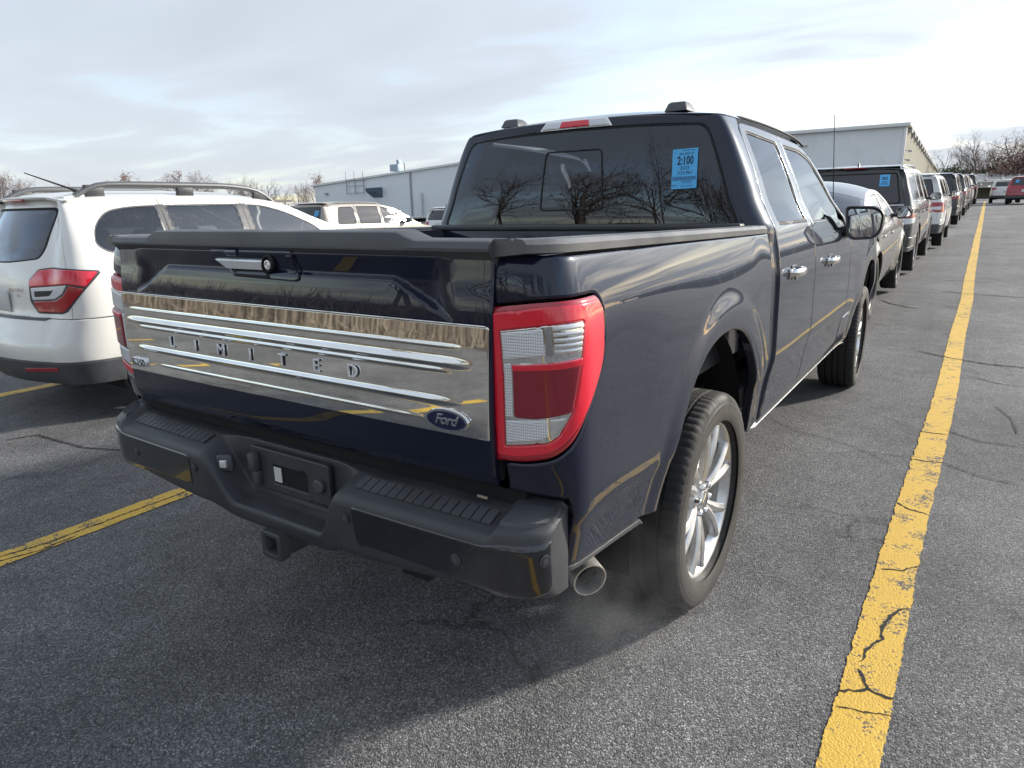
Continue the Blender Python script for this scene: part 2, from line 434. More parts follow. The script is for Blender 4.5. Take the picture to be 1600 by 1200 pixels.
def panel(name, S, outline, m, parent=None, holes=(), su=.05, sv=None, edge=.004, flange=.02, ref=(0, 0, .9), lift=0.):
    """a sheet of body work: polygon(s) in the (u, v) plane of surface S, meshed finely, with rounded edges and a return flange"""
    sv = sv or su
    loops = [resample(outline, su, sv)] + [resample(h, su, sv) for h in holes]
    k = np.array([1/su, 1/sv])
    eps = 1e-4
    def nrm(uv):
        u, v = uv[:, 0], uv[:, 1]
        e = 2e-3
        a = S(u+e, v) - S(u-e, v); b = S(u, v+e) - S(u, v-e)
        n = np.cross(a, b); l = np.linalg.norm(n, axis=1)[:, None]
        return n/np.maximum(l, 1e-12)
    tang = []; rings = []
    for li, L in enumerate(loops):
        d = np.roll(L, -1, 0) - np.roll(L, 1, 0)
        n2 = np.c_[d[:, 1], -d[:, 0]]; n2 /= np.maximum(np.linalg.norm(n2, axis=1)[:, None], 1e-9)
        area = np.sum(L[:, 0]*np.roll(L[:, 1], -1) - np.roll(L[:, 0], -1)*L[:, 1])
        if area < 0: n2 = -n2
        if li: n2 = -n2
        tang.append(n2)
        if edge: rings.append(L - n2*edge*1.6)
    B = np.concatenate(loops); TG = np.concatenate(tang)
    nb = len(B)
    lo = loops[0].min(0); hi = loops[0].max(0)
    gu, gv = np.meshgrid(np.arange(lo[0]+su*.5, hi[0], su), np.arange(lo[1]+sv*.5, hi[1], sv), indexing='ij')
    G = np.c_[gu.ravel(), gv.ravel()]
    G = G[inside(G, loops)] if len(G) else G
    if len(G):
        dm = np.full(len(G), 1e9)
        for i in range(0, nb, 64):
            q = (G[:, None, :] - B[None, i:i+64, :])*k
            dm = np.minimum(dm, np.sqrt((q**2).sum(-1)).min(1))
        G = G[dm > .62]
    RG = np.concatenate(rings) if rings else np.zeros((0, 2))
    if len(RG): RG = RG[inside(RG, loops)]
    A = np.concatenate([B, RG, G])
    ed = []; o0 = 0
    for L in loops:
        ed += [(o0+i, o0+(i+1) % len(L)) for i in range(len(L))]; o0 += len(L)
    res = delaunay_2d_cdt([Vector(p*k) for p in A], ed, [], 0, 1e-5)
    V = np.array([v[:] for v in res[0]])/k
    F = np.array(res[2], int)
    F = F[inside(V[F].mean(1), loops)]
    isb = np.zeros(len(V), bool); tg = np.zeros((len(V), 2)); back = np.full(nb, -1)
    for i, og in enumerate(res[3]):
        for q in og:
            if q < nb: isb[i] = True; tg[i] = TG[q]; back[q] = i
    P = S(V[:, 0], V[:, 1]); N = nrm(V)
    sg = 1 if np.sum(N*(P - np.array(ref))) > 0 else -1
    N = N*sg
    T3 = S(V[:, 0]+tg[:, 0]*1e-3, V[:, 1]+tg[:, 1]*1e-3) - P
    T3 /= np.maximum(np.linalg.norm(T3, axis=1)[:, None], 1e-9)
    P = P + N*lift
    PN = N.copy()
    if edge:
        P = P - N*(edge*isb[:, None])
        q = isb[:, None]*(N*.75 + T3*.66); PN = np.where(isb[:, None], q/np.maximum(np.linalg.norm(q, axis=1)[:, None], 1e-9), N)
    if sg < 0: F = F[:, ::-1]
    verts = [P]; norms = [PN]; faces = F.tolist(); base = len(P)
    if flange:
        o0 = 0
        for L in loops:
            ids = back[o0:o0+len(L)]; o0 += len(L)
            ids = ids[ids >= 0]; n = len(ids)
            verts += [P[ids], P[ids] - N[ids]*flange]; norms += [T3[ids], T3[ids]]
            for i in range(n):
                j = (i+1) % n
                f = (base+i, base+j, base+n+j, base+n+i)
                # face the flange away from the sheet
                c = np.cross(P[ids[j]]-P[ids[i]], -N[ids[i]])
                faces.append(f if np.dot(c, T3[ids[i]]) > 0 else f[::-1])
            base += 2*n
    verts = np.concatenate(verts); norms = np.concatenate(norms)
    me = bpy.data.meshes.new('m')
    me.from_pydata(verts.tolist(), [], faces)
    me.polygons.foreach_set('use_smooth', [True]*len(me.polygons))
    me.normals_split_custom_set_from_vertices(norms.tolist())
    me.update()
    o = finish(name, me, m, parent)
    PDATA[o.name] = (verts, norms, faces, m)
    return o
PDATA = {}
def mirrored(o, parent):
    """the left-hand twin of a right-hand panel"""
    verts, norms, faces, m = PDATA[o.name]
    k = np.array([-1., 1., 1.])
    me = bpy.data.meshes.new('m')
    me.from_pydata((verts*k).tolist(), [], [tuple(f)[::-1] for f in faces])
    me.polygons.foreach_set('use_smooth', [True]*len(me.polygons))
    me.normals_split_custom_set_from_vertices((norms*k).tolist())
    me.update()
    return finish(o.name.split('.')[0], me, m, parent)
def mir(S):
    return lambda u, v: S(u, v)*np.array([-1., 1., 1.])
def text(body, size, m, parent, name, mtx, extr=.0008, shear=0., align='CENTER', bevel=0., sx=1., spacing=1.):
    c = bpy.data.curves.new('t', 'FONT'); c.body = body; c.size = size; c.extrude = extr; c.shear = shear; c.align_x = align; c.align_y = 'CENTER'
    c.bevel_depth = bevel; c.space_character = spacing; c.resolution_u = 3
    o = bpy.data.objects.new('t', c); COL.objects.link(o)
    me = bpy.data.meshes.new_from_object(o)
    bpy.data.objects.remove(o); bpy.data.curves.remove(c)
    me.transform(Matrix.Diagonal((sx, 1, 1, 1))); me.transform(mtx); me.materials.clear()
    return finish(name, me, m, parent)
def frame_mtx(p, x, y, z):
    return Matrix(((x[0], y[0], z[0], p[0]), (x[1], y[1], z[1], p[1]), (x[2], y[2], z[2], p[2]), (0, 0, 0, 1)))

TERR = Pch([(-200, 0), (4, 0), (7, .03), (12, .15), (18, .25), (28, .46), (38, .70), (46, .86), (56, .94), (70, .97), (140, 1.05), (400, 1.2)])
def tz(y, x=0.): return float(TERR(y))*float(sstep(-9.0, -3.0, x))      # the aisle climbs ahead of the pickup, the lanes on the left stay level
def tslope(y, x=0.): return math.atan((tz(y+2, x)-tz(y-2, x))/4)

# ================================================================== THE SETTING
random.seed(4); rng = np.random.default_rng(7)

def asphalt_mat():
    m = bpy.data.materials.new('asphalt'); m.use_nodes = True
    t = m.node_tree; b = t.nodes['Principled BSDF']; N = t.nodes.new; Lk = t.links.new
    tc = N('ShaderNodeTexCoord')
    def vor(scale, rand=1.0):
        v = N('ShaderNodeTexVoronoi'); v.inputs['Scale'].default_value = scale; v.inputs['Randomness'].default_value = rand
        Lk(tc.outputs['Object'], v.inputs['Vector']); return v
    def noi(scale, det=5, ro=.6):
        v = N('ShaderNodeTexNoise'); v.inputs['Scale'].default_value = scale; v.inputs['Detail'].default_value = det; v.inputs['Roughness'].default_value = ro
        Lk(tc.outputs['Object'], v.inputs['Vector']); return v
    v1 = vor(185); v2 = vor(260); big = noi(.55, 6); mid = noi(6, 5); fine = noi(90, 3)
    sp = N('ShaderNodeSeparateColor'); Lk(v1.outputs['Color'], sp.inputs[0])
    r1 = N('ShaderNodeValToRGB'); e = r1.color_ramp.elements
    e[0].position = 0; e[0].color = (.088, .089, .092, 1); e[1].position = 1; e[1].color = (.48, .47, .45, 1)
    for p, c in ((.45, (.160, .161, .165)), (.75, (.225, .225, .225)), (.95, (.33, .328, .32))):
        q = r1.color_ramp.elements.new(p); q.color = (*c, 1)
    Lk(sp.outputs[0], r1.inputs[0])
    # dark binder between the stones
    dk = N('ShaderNodeMapRange'); dk.inputs[1].default_value = .25; dk.inputs[2].default_value = .75; dk.inputs[3].default_value = 1.0; dk.inputs[4].default_value = .55
    Lk(v1.outputs['Distance'], dk.inputs[0])
    fm = N('ShaderNodeMapRange'); fm.inputs[1].default_value = .3; fm.inputs[2].default_value = .7; fm.inputs[3].default_value = .66; fm.inputs[4].default_value = 1.32
    Lk(big.outputs[0], fm.inputs[0])
    fm2 = N('ShaderNodeMapRange'); fm2.inputs[1].default_value = .3; fm2.inputs[2].default_value = .7; fm2.inputs[3].default_value = .84; fm2.inputs[4].default_value = 1.16
    Lk(mid.outputs[0], fm2.inputs[0])
    k = N('ShaderNodeMath'); k.operation = 'MULTIPLY'; Lk(dk.outputs[0], k.inputs[0]); Lk(fm.outputs[0], k.inputs[1])
    k2 = N('ShaderNodeMath'); k2.operation = 'MULTIPLY'; Lk(k.outputs[0], k2.inputs[0]); Lk(fm2.outputs[0], k2.inputs[1])
    # old oil drips and a web of hairline cracks
    oil = noi(1.7, 3, .5); om = N('ShaderNodeMapRange'); om.inputs[1].default_value = .66; om.inputs[2].default_value = .74; om.inputs[3].default_value = 1.0; om.inputs[4].default_value = .68; Lk(oil.outputs[0], om.inputs[0])
    wp = noi(2.5, 4, .6); wv = N('ShaderNodeVectorMath'); wv.operation = 'MULTIPLY_ADD'; wv.inputs[1].default_value = (.35, .35, .35); Lk(wp.outputs['Color'], wv.inputs[0]); Lk(tc.outputs['Object'], wv.inputs[2])
    ce = N('ShaderNodeTexVoronoi'); ce.feature = 'DISTANCE_TO_EDGE'; ce.inputs['Scale'].default_value = .55; Lk(wv.outputs[0], ce.inputs['Vector'])
    cm_ = N('ShaderNodeMapRange'); cm_.inputs[1].default_value = .002; cm_.inputs[2].default_value = .008; cm_.inputs[3].default_value = .55; cm_.inputs[4].default_value = 1.0; Lk(ce.outputs['Distance'], cm_.inputs[0])
    mk = noi(.8, 2); mkr = N('ShaderNodeMapRange'); mkr.inputs[1].default_value = .50; mkr.inputs[2].default_value = .62; Lk(mk.outputs[0], mkr.inputs[0])
    cmx = N('ShaderNodeMix'); cmx.inputs[2].default_value = 1.0; Lk(mkr.outputs[0], cmx.inputs[0]); Lk(cm_.outputs[0], cmx.inputs[3])
    k3 = N('ShaderNodeMath'); k3.operation = 'MULTIPLY'; Lk(k2.outputs[0], k3.inputs[0]); Lk(om.outputs[0], k3.inputs[1])
    k2 = N('ShaderNodeMath'); k2.operation = 'MULTIPLY'; Lk(k3.outputs[0], k2.inputs[0]); Lk(cmx.outputs[0], k2.inputs[1])
    vm = N('ShaderNodeVectorMath'); vm.operation = 'SCALE'; Lk(r1.outputs[0], vm.inputs[0]); Lk(k2.outputs[0], vm.inputs['Scale'])
    trk = N('ShaderNodeMapping'); trk.inputs['Scale'].default_value = (1.5, .10, 1); Lk(tc.outputs['Object'], trk.inputs[0])
    tn = N('ShaderNodeTexNoise'); tn.inputs['Scale'].default_value = 1.0; tn.inputs['Detail'].default_value = 5; Lk(trk.outputs[0], tn.inputs['Vector'])
    tm = N('ShaderNodeMapRange'); tm.inputs[1].default_value = .32; tm.inputs[2].default_value = .68; tm.inputs[3].default_value = .84; tm.inputs[4].default_value = 1.14; Lk(tn.outputs[0], tm.inputs[0])
    vm2 = N('ShaderNodeVectorMath'); vm2.operation = 'SCALE'; Lk(vm.outputs[0], vm2.inputs[0]); Lk(tm.outputs[0], vm2.inputs['Scale'])
    Lk(vm2.outputs[0], b.inputs['Base Color'])
    b.inputs['Roughness'].default_value = .78
    b.inputs['Specular IOR Level'].default_value = .35
    inv = N('ShaderNodeMath'); inv.operation = 'MULTIPLY_ADD'; inv.inputs[1].default_value = -1.0; inv.inputs[2].default_value = 1.0; Lk(v1.outputs['Distance'], inv.inputs[0])
    h2 = N('ShaderNodeMath'); h2.operation = 'MULTIPLY_ADD'; h2.inputs[1].default_value = .6; Lk(sp.outputs[1], h2.inputs[0]); Lk(inv.outputs[0], h2.inputs[2])
    h3 = N('ShaderNodeMath'); h3.operation = 'MULTIPLY_ADD'; h3.inputs[1].default_value = 1.2; Lk(fine.outputs[0], h3.inputs[0]); Lk(h2.outputs[0], h3.inputs[2])
    bp = N('ShaderNodeBump'); bp.inputs['Strength'].default_value = 1.0; bp.inputs['Distance'].default_value = .0050
    Lk(h3.outputs[0], bp.inputs['Height']); Lk(bp.outputs[0], b.inputs['Normal'])
    return m
M['asphalt'] = asphalt_mat()

def line_mat():
    m = bpy.data.materials.new('worn_yellow_paint'); m.use_nodes = True
    t = m.node_tree; b = t.nodes['Principled BSDF']; N = t.nodes.new; Lk = t.links.new
    tc = N('ShaderNodeTexCoord')
    def noi(scale, det=5, ro=.6):
        v = N('ShaderNodeTexNoise'); v.inputs['Scale'].default_value = scale; v.inputs['Detail'].default_value = det; v.inputs['Roughness'].default_value = ro
        Lk(tc.outputs['Object'], v.inputs['Vector']); return v
    v1 = N('ShaderNodeTexVoronoi'); v1.inputs['Scale'].default_value = 135; Lk(tc.outputs['Object'], v1.inputs['Vector'])
    sp = N('ShaderNodeSeparateColor'); Lk(v1.outputs['Color'], sp.inputs[0])
    wear = noi(9, 8, .7); patch = noi(2.2, 4); fine = noi(160, 3)
    a = N('ShaderNodeMath'); a.operation = 'MULTIPLY_ADD'; a.inputs[1].default_value = .20; Lk(sp.outputs[0], a.inputs[0]); Lk(wear.outputs[0], a.inputs[2])
    a2 = N('ShaderNodeMath'); a2.operation = 'MULTIPLY_ADD'; a2.inputs[1].default_value = .30; Lk(patch.outputs[0], a2.inputs[0]); Lk(a.outputs[0], a2.inputs[2])
    mr = N('ShaderNodeMapRange'); mr.inputs[1].default_value = .815; mr.inputs[2].default_value = .915; Lk(a2.outputs[0], mr.inputs[0])
    tone = N('ShaderNodeMapRange'); tone.inputs[1].default_value = .3; tone.inputs[2].default_value = .7; tone.inputs[3].default_value = .82; tone.inputs[4].default_value = 1.12; Lk(wear.outputs[0], tone.inputs[0])
    vs = N('ShaderNodeVectorMath'); vs.operation = 'SCALE'; vs.inputs[0].default_value = (.62, .385, .042); Lk(tone.outputs[0], vs.inputs['Scale'])
    mx = N('ShaderNodeMix'); mx.data_type = 'RGBA'; Lk(mr.outputs[0], mx.inputs[0]); Lk(vs.outputs[0], mx.inputs[6]); mx.inputs[7].default_value = (.07, .066, .06, 1)
    Lk(mx.outputs[2], b.inputs['Base Color']); b.inputs['Roughness'].default_value = .62
    h = N('ShaderNodeMath'); h.operation = 'MULTIPLY_ADD'; h.inputs[1].default_value = -1.0; Lk(v1.outputs['Distance'], h.inputs[0]); Lk(fine.outputs[0], h.inputs[2])
    bp = N('ShaderNodeBump'); bp.inputs['Strength'].default_value = .5; bp.inputs['Distance'].default_value = .003
    Lk(h.outputs[0], bp.inputs['Height']); Lk(bp.outputs[0], b.inputs['Normal'])
    return m
M['yellow'] = line_mat()
M['crack'] = mat('crack_dirt', (.018, .018, .019), .95)
M['verge'] = mat('dry_grass_ground', (.070, .060, .050), .95, noise=.5, nscale=2, bump=1, bscale=30)

ys = np.unique(np.r_[np.linspace(-60, 4, 17), np.linspace(4, 70, 67), np.linspace(70, 600, 20)])
xs = np.array([-400, -120, -40, -10, -9, -8, -7, -6, -5, -4, -3, -2, 0, 10, 40, 120, 400.])
gv = [(x, y, tz(y, x)) for y in ys for x in xs]; nx = len(xs)
gf = [(i*nx+j, i*nx+j+1, (i+1)*nx+j+1, (i+1)*nx+j) for i in range(len(ys)-1) for j in range(nx-1)]
lot = struct(finish('parking_lot', raw(gv, gf, 180), 'asphalt'), label='weathered dark grey asphalt parking lot')
vv = [(x, y, .004 + h) for y, h in ((-60, 1.2), (-24, .75), (-14, .25), (-10.4, .02)) for x in (-120, -40, 0, 40, 120)]
verge = struct(finish('grass_bank', raw(vv, [(i*5+j, i*5+j+1, i*5+j+6, i*5+j+5) for i in range(3) for j in range(4)], 180), 'verge'))

def stripe(xc, y0, y1, w=.15, seed=0):
    r = np.random.default_rng(seed)
    yy = np.r_[np.arange(y0, min(y1, 14), .009), np.arange(min(y1, 14), y1, .5)]
    wob = np.interp(yy, np.arange(y0-1, y1+5, 2.5), r.normal(0, .006, len(np.arange(y0-1, y1+5, 2.5))))
    e1 = r.normal(0, .0016, len(yy)) + np.interp(yy, np.arange(y0, y1+1, .05), r.normal(0, .0032, len(np.arange(y0, y1+1, .05))))
    e2 = r.normal(0, .0014, len(yy)) + np.interp(yy, np.arange(y0, y1+1, .07), r.normal(0, .0022, len(np.arange(y0, y1+1, .07))))
    v = []
    for i, y in enumerate(yy):
        c = xc(y) if callable(xc) else xc
        z = tz(y, c) + .004
        v += [(c-w/2+wob[i]+e1[i], y, z), (c+w/2+wob[i]+e2[i], y, z)]
    o = finish('painted_line', raw(v, [(2*i, 2*i+1, 2*i+3, 2*i+2) for i in range(len(yy)-1)]), 'yellow')
    return o
lab = {0: 'long yellow painted line on the asphalt to the right of the navy pickup', 1: 'yellow painted line between the navy pickup and the white wagon',
       2: 'yellow painted line at the far left beyond the white wagon', 3: 'yellow painted line two lanes left of the white wagon', 4: 'yellow painted line beside the champagne minivan'}
for k in range(5):
    xc = (lambda y: 1.555 + .045*float(sstep(-.5, 4, y))) if k == 0 else (-1.835 - 3.41*(k-1))
    o = stripe(xc, -5.2 if k else -12.5, 74 if k == 0 else 40, .148 if k == 0 else .15, k+3)
    struct(o, 'structure', lab[k])
CR = [([(1.623, 0.325), (1.593, 0.291), (1.572, 0.244), (1.558, 0.174), (1.551, 0.125), (1.562, 0.065), (1.535, 0.006), (1.522, -0.043), (1.525, -0.089), (1.508, -0.115)], .011),
([(1.463, -0.315), (1.492, -0.29), (1.521, -0.275), (1.556, -0.242), (1.58, -0.248), (1.629, -0.247)], .011), ([(1.516, -0.148), (1.536, -0.187), (1.551, -0.242)], .009),
([(1.494, 2.644), (1.545, 2.643), (1.651, 2.66)], .012), ([(1.495, 2.06), (1.564, 2.053), (1.661, 2.087)], .012), ([(1.482, 1.352), (1.53, 1.292), (1.633, 1.262)], .011),
([(1.496, 0.585), (1.575, 0.616), (1.606, 0.665), (1.634, 0.694)], .007), ([(1.482, -0.376), (1.542, -0.361), (1.624, -0.333)], .005),
([(-1.881, -1.456), (-1.83, -1.273), (-1.81, -1.173), (-1.821, -1.026), (-1.812, -0.939), (-1.821, -0.806), (-1.814, -0.568), (-1.83, -.2), (-1.82, .4)], .010),
([(-1.84, -1.47), (-1.763, -1.247), (-1.774, -1.076)], .009), ([(0.572, 2.484), (0.79, 2.279), (1.043, 2.188), (1.221, 2.101), (1.433, 1.881)], .006),
([(0.59, 8.756), (0.734, 8.472), (0.991, 8.201), (1.144, 8.149)], .03), ([(1.632, 2.77), (1.824, 2.618), (2.051, 2.617)], .010), ([(1.658, 2.085), (1.829, 1.952), (2.027, 1.916)], .008),
([(-3.784, -0.673), (-3.701, -0.468), (-3.122, -0.432), (-2.753, -0.285)], .014), ([(1.765, 4.466), (1.942, 4.319), (2.109, 4.274)], .012), ([(1.914, 3.563), (2.002, 3.257), (2.027, 2.88)], .008),
([(1.055, 1.899), (1.209, 2.055), (1.413, 2.086), (1.544, 2.114)], .005)]
def crack(pts, w, seed):
    r = np.random.default_rng(seed); P = np.array(pts); q = []
    for a, b in zip(P[:-1], P[1:]):
        n = max(2, int(np.hypot(*(b-a))/.012))
        for j in range(n): q.append(a + (b-a)*j/n + r.normal(0, .0026, 2))
    q.append(P[-1]); q = np.array(q)
    d = np.gradient(q, axis=0); d /= np.maximum(np.linalg.norm(d, axis=1)[:, None], 1e-9); nn = np.c_[-d[:, 1], d[:, 0]]
    t = np.linspace(0, 1, len(q)); ww = w*.5*np.minimum(1, np.minimum(t, 1-t)*9 + .12)*(.45 + r.random(len(q)))
    v = []
    for i in range(len(q)):
        z = tz(q[i, 1], q[i, 0]) + .0054
        a = q[i] + nn[i]*ww[i]; b = q[i] - nn[i]*ww[i]
        v += [(*a, z), (*b, z)]
    return finish('pavement_crack', raw(v, [(2*i, 2*i+1, 2*i+3, 2*i+2) for i in range(len(q)-1)]), 'crack', lot)
for i, (p, w) in enumerate(CR): crack(p, w, 60+i)
for k in range(16):            # hairline cracks further off
    x0 = rng.uniform(1.8, 5) if k % 2 else rng.uniform(-.5, 1.4); y0 = rng.uniform(4.5, 26); a = rng.uniform(-.5, .5)
    if x0 < 1.5: x0 = rng.uniform(1.0, 1.5)
    pts = [(x0 + j*.35*math.cos(a) + rng.normal(0, .04), y0 + j*.35*math.sin(a) + rng.normal(0, .07)) for j in range(int(rng.integers(3, 8)))]
    crack(pts, .018 + .001*y0, 200+k)

# ------------------------------------------------------------------ buildings
M['metal_wall'] = mat('pale_metal_cladding', (.72, .73, .74), .5, .1, noise=.12, nscale=.6)
M['metal_cream'] = mat('cream_and_sunlit_cladding', (.66, .60, .47), .55, noise=.14, nscale=.7)  # shed's own beige; on the warehouse side, sunlight put into the colour
M['metal_grey'] = mat('light_grey_wall', (.70, .73, .75), .6, noise=.1, nscale=.3)
M['roof_metal'] = mat('galvanised_roof', (.36, .35, .33), .6, .0, noise=.15, nscale=.8)
M['trim_white'] = mat('white_trim', (.70, .70, .68), .5)
M['door_grey'] = mat('dock_door_grey', (.33, .34, .35), .6)
M['louvre_blue'] = mat('blue_grey_louvre', (.10, .15, .20), .5, .3)

def ribbed(p0, p1, z0, z1, pitch, depth):
    """metal cladding with standing ribs from p0 to p1 (outside is on the right-hand side)"""
    a = Vector((*p0, 0)); b = Vector((*p1, 0)); L = (b-a).length; d = (b-a)/L; n = Vector((d.y, -d.x, 0))
    zf = (lambda s: (z1[0] + (z1[1]-z1[0])*s/L)) if isinstance(z1, tuple) else (lambda s: z1)
    prof = []; s = 0
    while s < L:
        for ds, k in ((0, 0), (pitch*.62, 0), (pitch*.72, depth), (pitch*.9, depth)):
            if s+ds <= L: prof.append((s+ds, k))
        s += pitch
    prof.append((L, 0))
    v = []
    for s, k in prof:
        p = a + d*s + n*k
        v += [(p.x, p.y, z0), (p.x, p.y, zf(s))]
    return raw(v, [(2*i, 2*i+2, 2*i+3, 2*i+1) for i in range(len(prof)-1)])

# tall warehouse behind the queue of cars
wh = thing('warehouse', 'tall pale metal warehouse with side tinted cream as sunlit behind the parked cars', 'building', (0, 0, 0))
H1 = 6.75
Y0 = 60.; XR = -4.1; XL = -42.; Y1 = 168.; XR1 = -7.0
finish('front_wall', ribbed((XL, Y0), (XR, Y0), .9, H1, .62, .025), 'metal_wall', wh)
sw = finish('side_wall', ribbed((XR, Y0), (XR1, Y1), .9, (H1, 5.6), .95, .07), 'metal_cream', wh)  # cream tint stands in for warm sun on this wall
finish('corner_trim', box(XR+.01, Y0-.02, (H1+.9)/2, .22, .22, H1-.9, .02), 'trim_white', wh)
finish('roof', raw([(XL-.3, Y0-.3, H1+.02), (XR+.35, Y0-.3, H1+.02), (XR1+.35, Y1, 5.62), (XL-.3, Y1, 5.62), (XL-.3, Y0-.3, H1+.22), (XR+.35, Y0-.3, H1+.22), (XR1+.35, Y1, 5.82), (XL-.3, Y1, 5.82)],
        [(0, 1, 5, 4), (1, 2, 6, 5), (4, 5, 6, 7), (3, 0, 4, 7), (0, 3, 2, 1), (2, 3, 7, 6)]), 'roof_metal', wh)
finish('fascia', box((XL+XR)/2, Y0-.36, H1+.10, XR-XL+.7, .10, .26, .01), 'trim_white', wh)
finish('conduit', box(-14.8, Y0-.10, 5.75, 7.6, .06, .07), 'door_grey', wh)
for i in range(13):
    yy = Y0 + 2.5 + i*4.6; xx = XR + (XR1-XR)*(yy-Y0)/(Y1-Y0); hh = H1 + (5.6-H1)*(yy-Y0)/(Y1-Y0)
    finish('eave_bracket', box(xx+.20, yy, hh-.16, .34, .9, .30), 'door_grey', wh)
for i, (dy, z, sx) in enumerate([(1.8, 5.0, .5), (2.1, 4.35, .34)]):
    o = finish('wall_lamp', join(box(XR+.15, Y0+dy-1.2, z, .5, .06, .06), box(XR+.15+sx*.6, Y0+dy-1.2, z-.06, .26, .30, .14, .02)), 'door_grey', wh)
for i in range(7):
    yy = Y0 + 3.5 + i*5.2; xx = XR + (XR1-XR)*(yy-Y0)/(Y1-Y0)
    d = finish('dock_door', box(xx+.04, yy, 2.35, .12, 2.6, 2.9, .01), 'door_grey', wh)
    finish('door_frame', box(xx+.06, yy, 3.86, .16, 3.0, .14), 'trim_white', d)

# lower building with a sloping roof on the left
lb = thing('low_warehouse', 'light grey low building with gently sloping roof and blue wall hood', 'building')
xa, xb, yb = -71.5, -42.3, 60.
za, zb = 4.55, 6.45
finish('front_wall', ribbed((xa, yb), (xb, yb), .5, (za, zb), 1.1, .012), 'metal_grey', lb)
finish('side_wall', raw([(xa, yb, .5), (xa, yb+60, .5), (xa, yb+60, za), (xa, yb, za)], [(0, 1, 2, 3)]), 'metal_grey', lb)
finish('roof', raw([(xa-.4, yb-.25, za+.0), (xb, yb-.25, zb), (xb, yb+60, zb), (xa-.4, yb+60, za), (xa-.4, yb-.25, za+.22), (xb, yb-.25, zb+.22), (xb, yb+60, zb+.22), (xa-.4, yb+60, za+.22)],
        [(0, 1, 5, 4), (4, 5, 6, 7), (0, 4, 7, 3), (0, 3, 2, 1)]), 'trim_white', lb)
def onwall(x, z, sx, sz, sy, m, name): return finish(name, box(x, yb-sy/2-.03, z, sx, sy, sz, .01), m, lb)
# hood: a wedge-shaped louvre box
hx, hz = -60.1, 3.55
finish('wall_hood', raw([(hx-.8, yb-.03, hz+.55), (hx+.8, yb-.03, hz+.55), (hx+.8, yb-.03, hz-.65), (hx-.8, yb-.03, hz-.65), (hx-.8, yb-1.3, hz+.45), (hx+.8, yb-1.3, hz+.45), (hx+.8, yb-1.2, hz+.05), (hx-.8, yb-1.2, hz+.05)],
        [(0, 1, 5, 4), (4, 5, 6, 7), (7, 6, 2, 3), (0, 4, 7, 3), (1, 2, 6, 5)]), 'louvre_blue', lb)
for dx in (-1.5, 0, 1.5):
    finish('ladder_post', box(-63.7+dx, yb-.25, 4.75, .08, .08, 2.7), 'door_grey', lb)
for dz in (3.55, 4.4, 5.1):
    finish('ladder_rung', box(-63.7, yb-.25, dz, 3.1, .06, .06), 'door_grey', lb)
finish('downspout', box(-54.6, yb-.1, 3.2, .16, .14, 5.0), 'door_grey', lb)
finish('flue_pipe', tube([(-53.0, yb-.3, .8), (-53.0, yb-.3, 3.3)], .17, 8), 'trim_white', lb)
onwall(-69.2, 3.6, .5, .25, .2, 'door_grey', 'wall_lamp')
u = thing('rooftop_unit', 'blue-grey rooftop ventilation unit on the low building', 'vent unit', (-57.3, 60.6, 5.85))
finish('housing', box(0, 0, .40, 1.3, 1.0, .8, .03), mat('vent_blue', (.32, .40, .46), .5), u)
finish('stack', box(.42, 0, 1.0, .36, .5, .6, .02), bpy.data.materials['vent_blue'], u)
finish('pipe', tube([(1.3, 0, 0), (1.3, 0, .9)], .09, 8), 'roof_metal', u)

# far low shed with a ribbed roof
sh = thing('open_shed', 'long low shed with ribbed pale metal roof at the end of the lot', 'building')
ya = 92.; xs0, xs1 = -7.0, 46.
finish('back_wall', box((xs0+xs1)/2, ya+6.5, 2.2, xs1-xs0, .2, 2.4), 'metal_cream', sh)
finish('wall_panel', box((xs0+xs1)/2, ya-.06, 2.75, xs1-xs0, .12, .8), 'metal_grey', sh)
rv = []
prof = []
x = xs0-.5
while x < xs1+.5:
    for d, k in ((0, 0), (1.25, 0), (1.3, .12), (1.45, .12), (1.5, 0)): prof.append((x+d, k))
    x += 1.5
for x, k in prof: rv += [(x, ya-1.0, 3.05+k), (x, ya+6.6, 4.05+k)]
finish('roof', raw(rv, [(2*i, 2*i+2, 2*i+3, 2*i+1) for i in range(len(prof)-1)]), 'roof_metal', sh)
finish('eave', box((xs0+xs1)/2, ya-1.02, 2.97, xs1-xs0+1, .08, .14), 'trim_white', sh)
for i in range(18):
    finish('post', box(xs0+1.5+i*3.0, ya+.02, 1.8, .2, .2, 1.75), 'metal_cream', sh)
for i, (x, wd) in enumerate([(-1.8, 1.6), (3.2, 1.7), (6.8, 1.3)]):
    finish('bay_panel', box(x, ya+.3, 1.9, wd, .1, 1.9), 'metal_cream' if i != 1 else 'trim_white', sh)
kb = finish('kerb', box(20, ya-3.0, tz(90)+.07, 60, .3, .14, .02), 'trim_white'); struct(kb)

lp = thing('light_pole', 'thin grey pole with crossarm among the far trees left of the low building', 'pole', (-88, 56, 0))
finish('mast', tube([(0, 0, 0), (0, 0, 5.5)], [.14, .09], 8), 'door_grey', lp)
finish('crossarm', box(0, 0, 5.45, 1.7, .12, .12), 'door_grey', lp)

# ------------------------------------------------------------------ trees
M['bark'] = mat('grey_bark', (.11, .092, .078), .9, noise=.4, nscale=6)
M['bark_red'] = mat('reddish_twigs', (.18, .115, .095), .9, noise=.4, nscale=2)
M['leaf_brown'] = mat('dry_brown_leaves', (.19, .085, .045), .8, noise=.5, nscale=1.5)
M['leaf_red'] = mat('russet_leaves', (.20, .06, .045), .8, noise=.5, nscale=1.5)
M['needle'] = mat('evergreen_needles', (.085, .105, .070), .75, noise=.5, nscale=1.2)
M['scrub'] = mat('dry_scrub', (.165, .140, .115), .9, noise=.5, nscale=1.0)

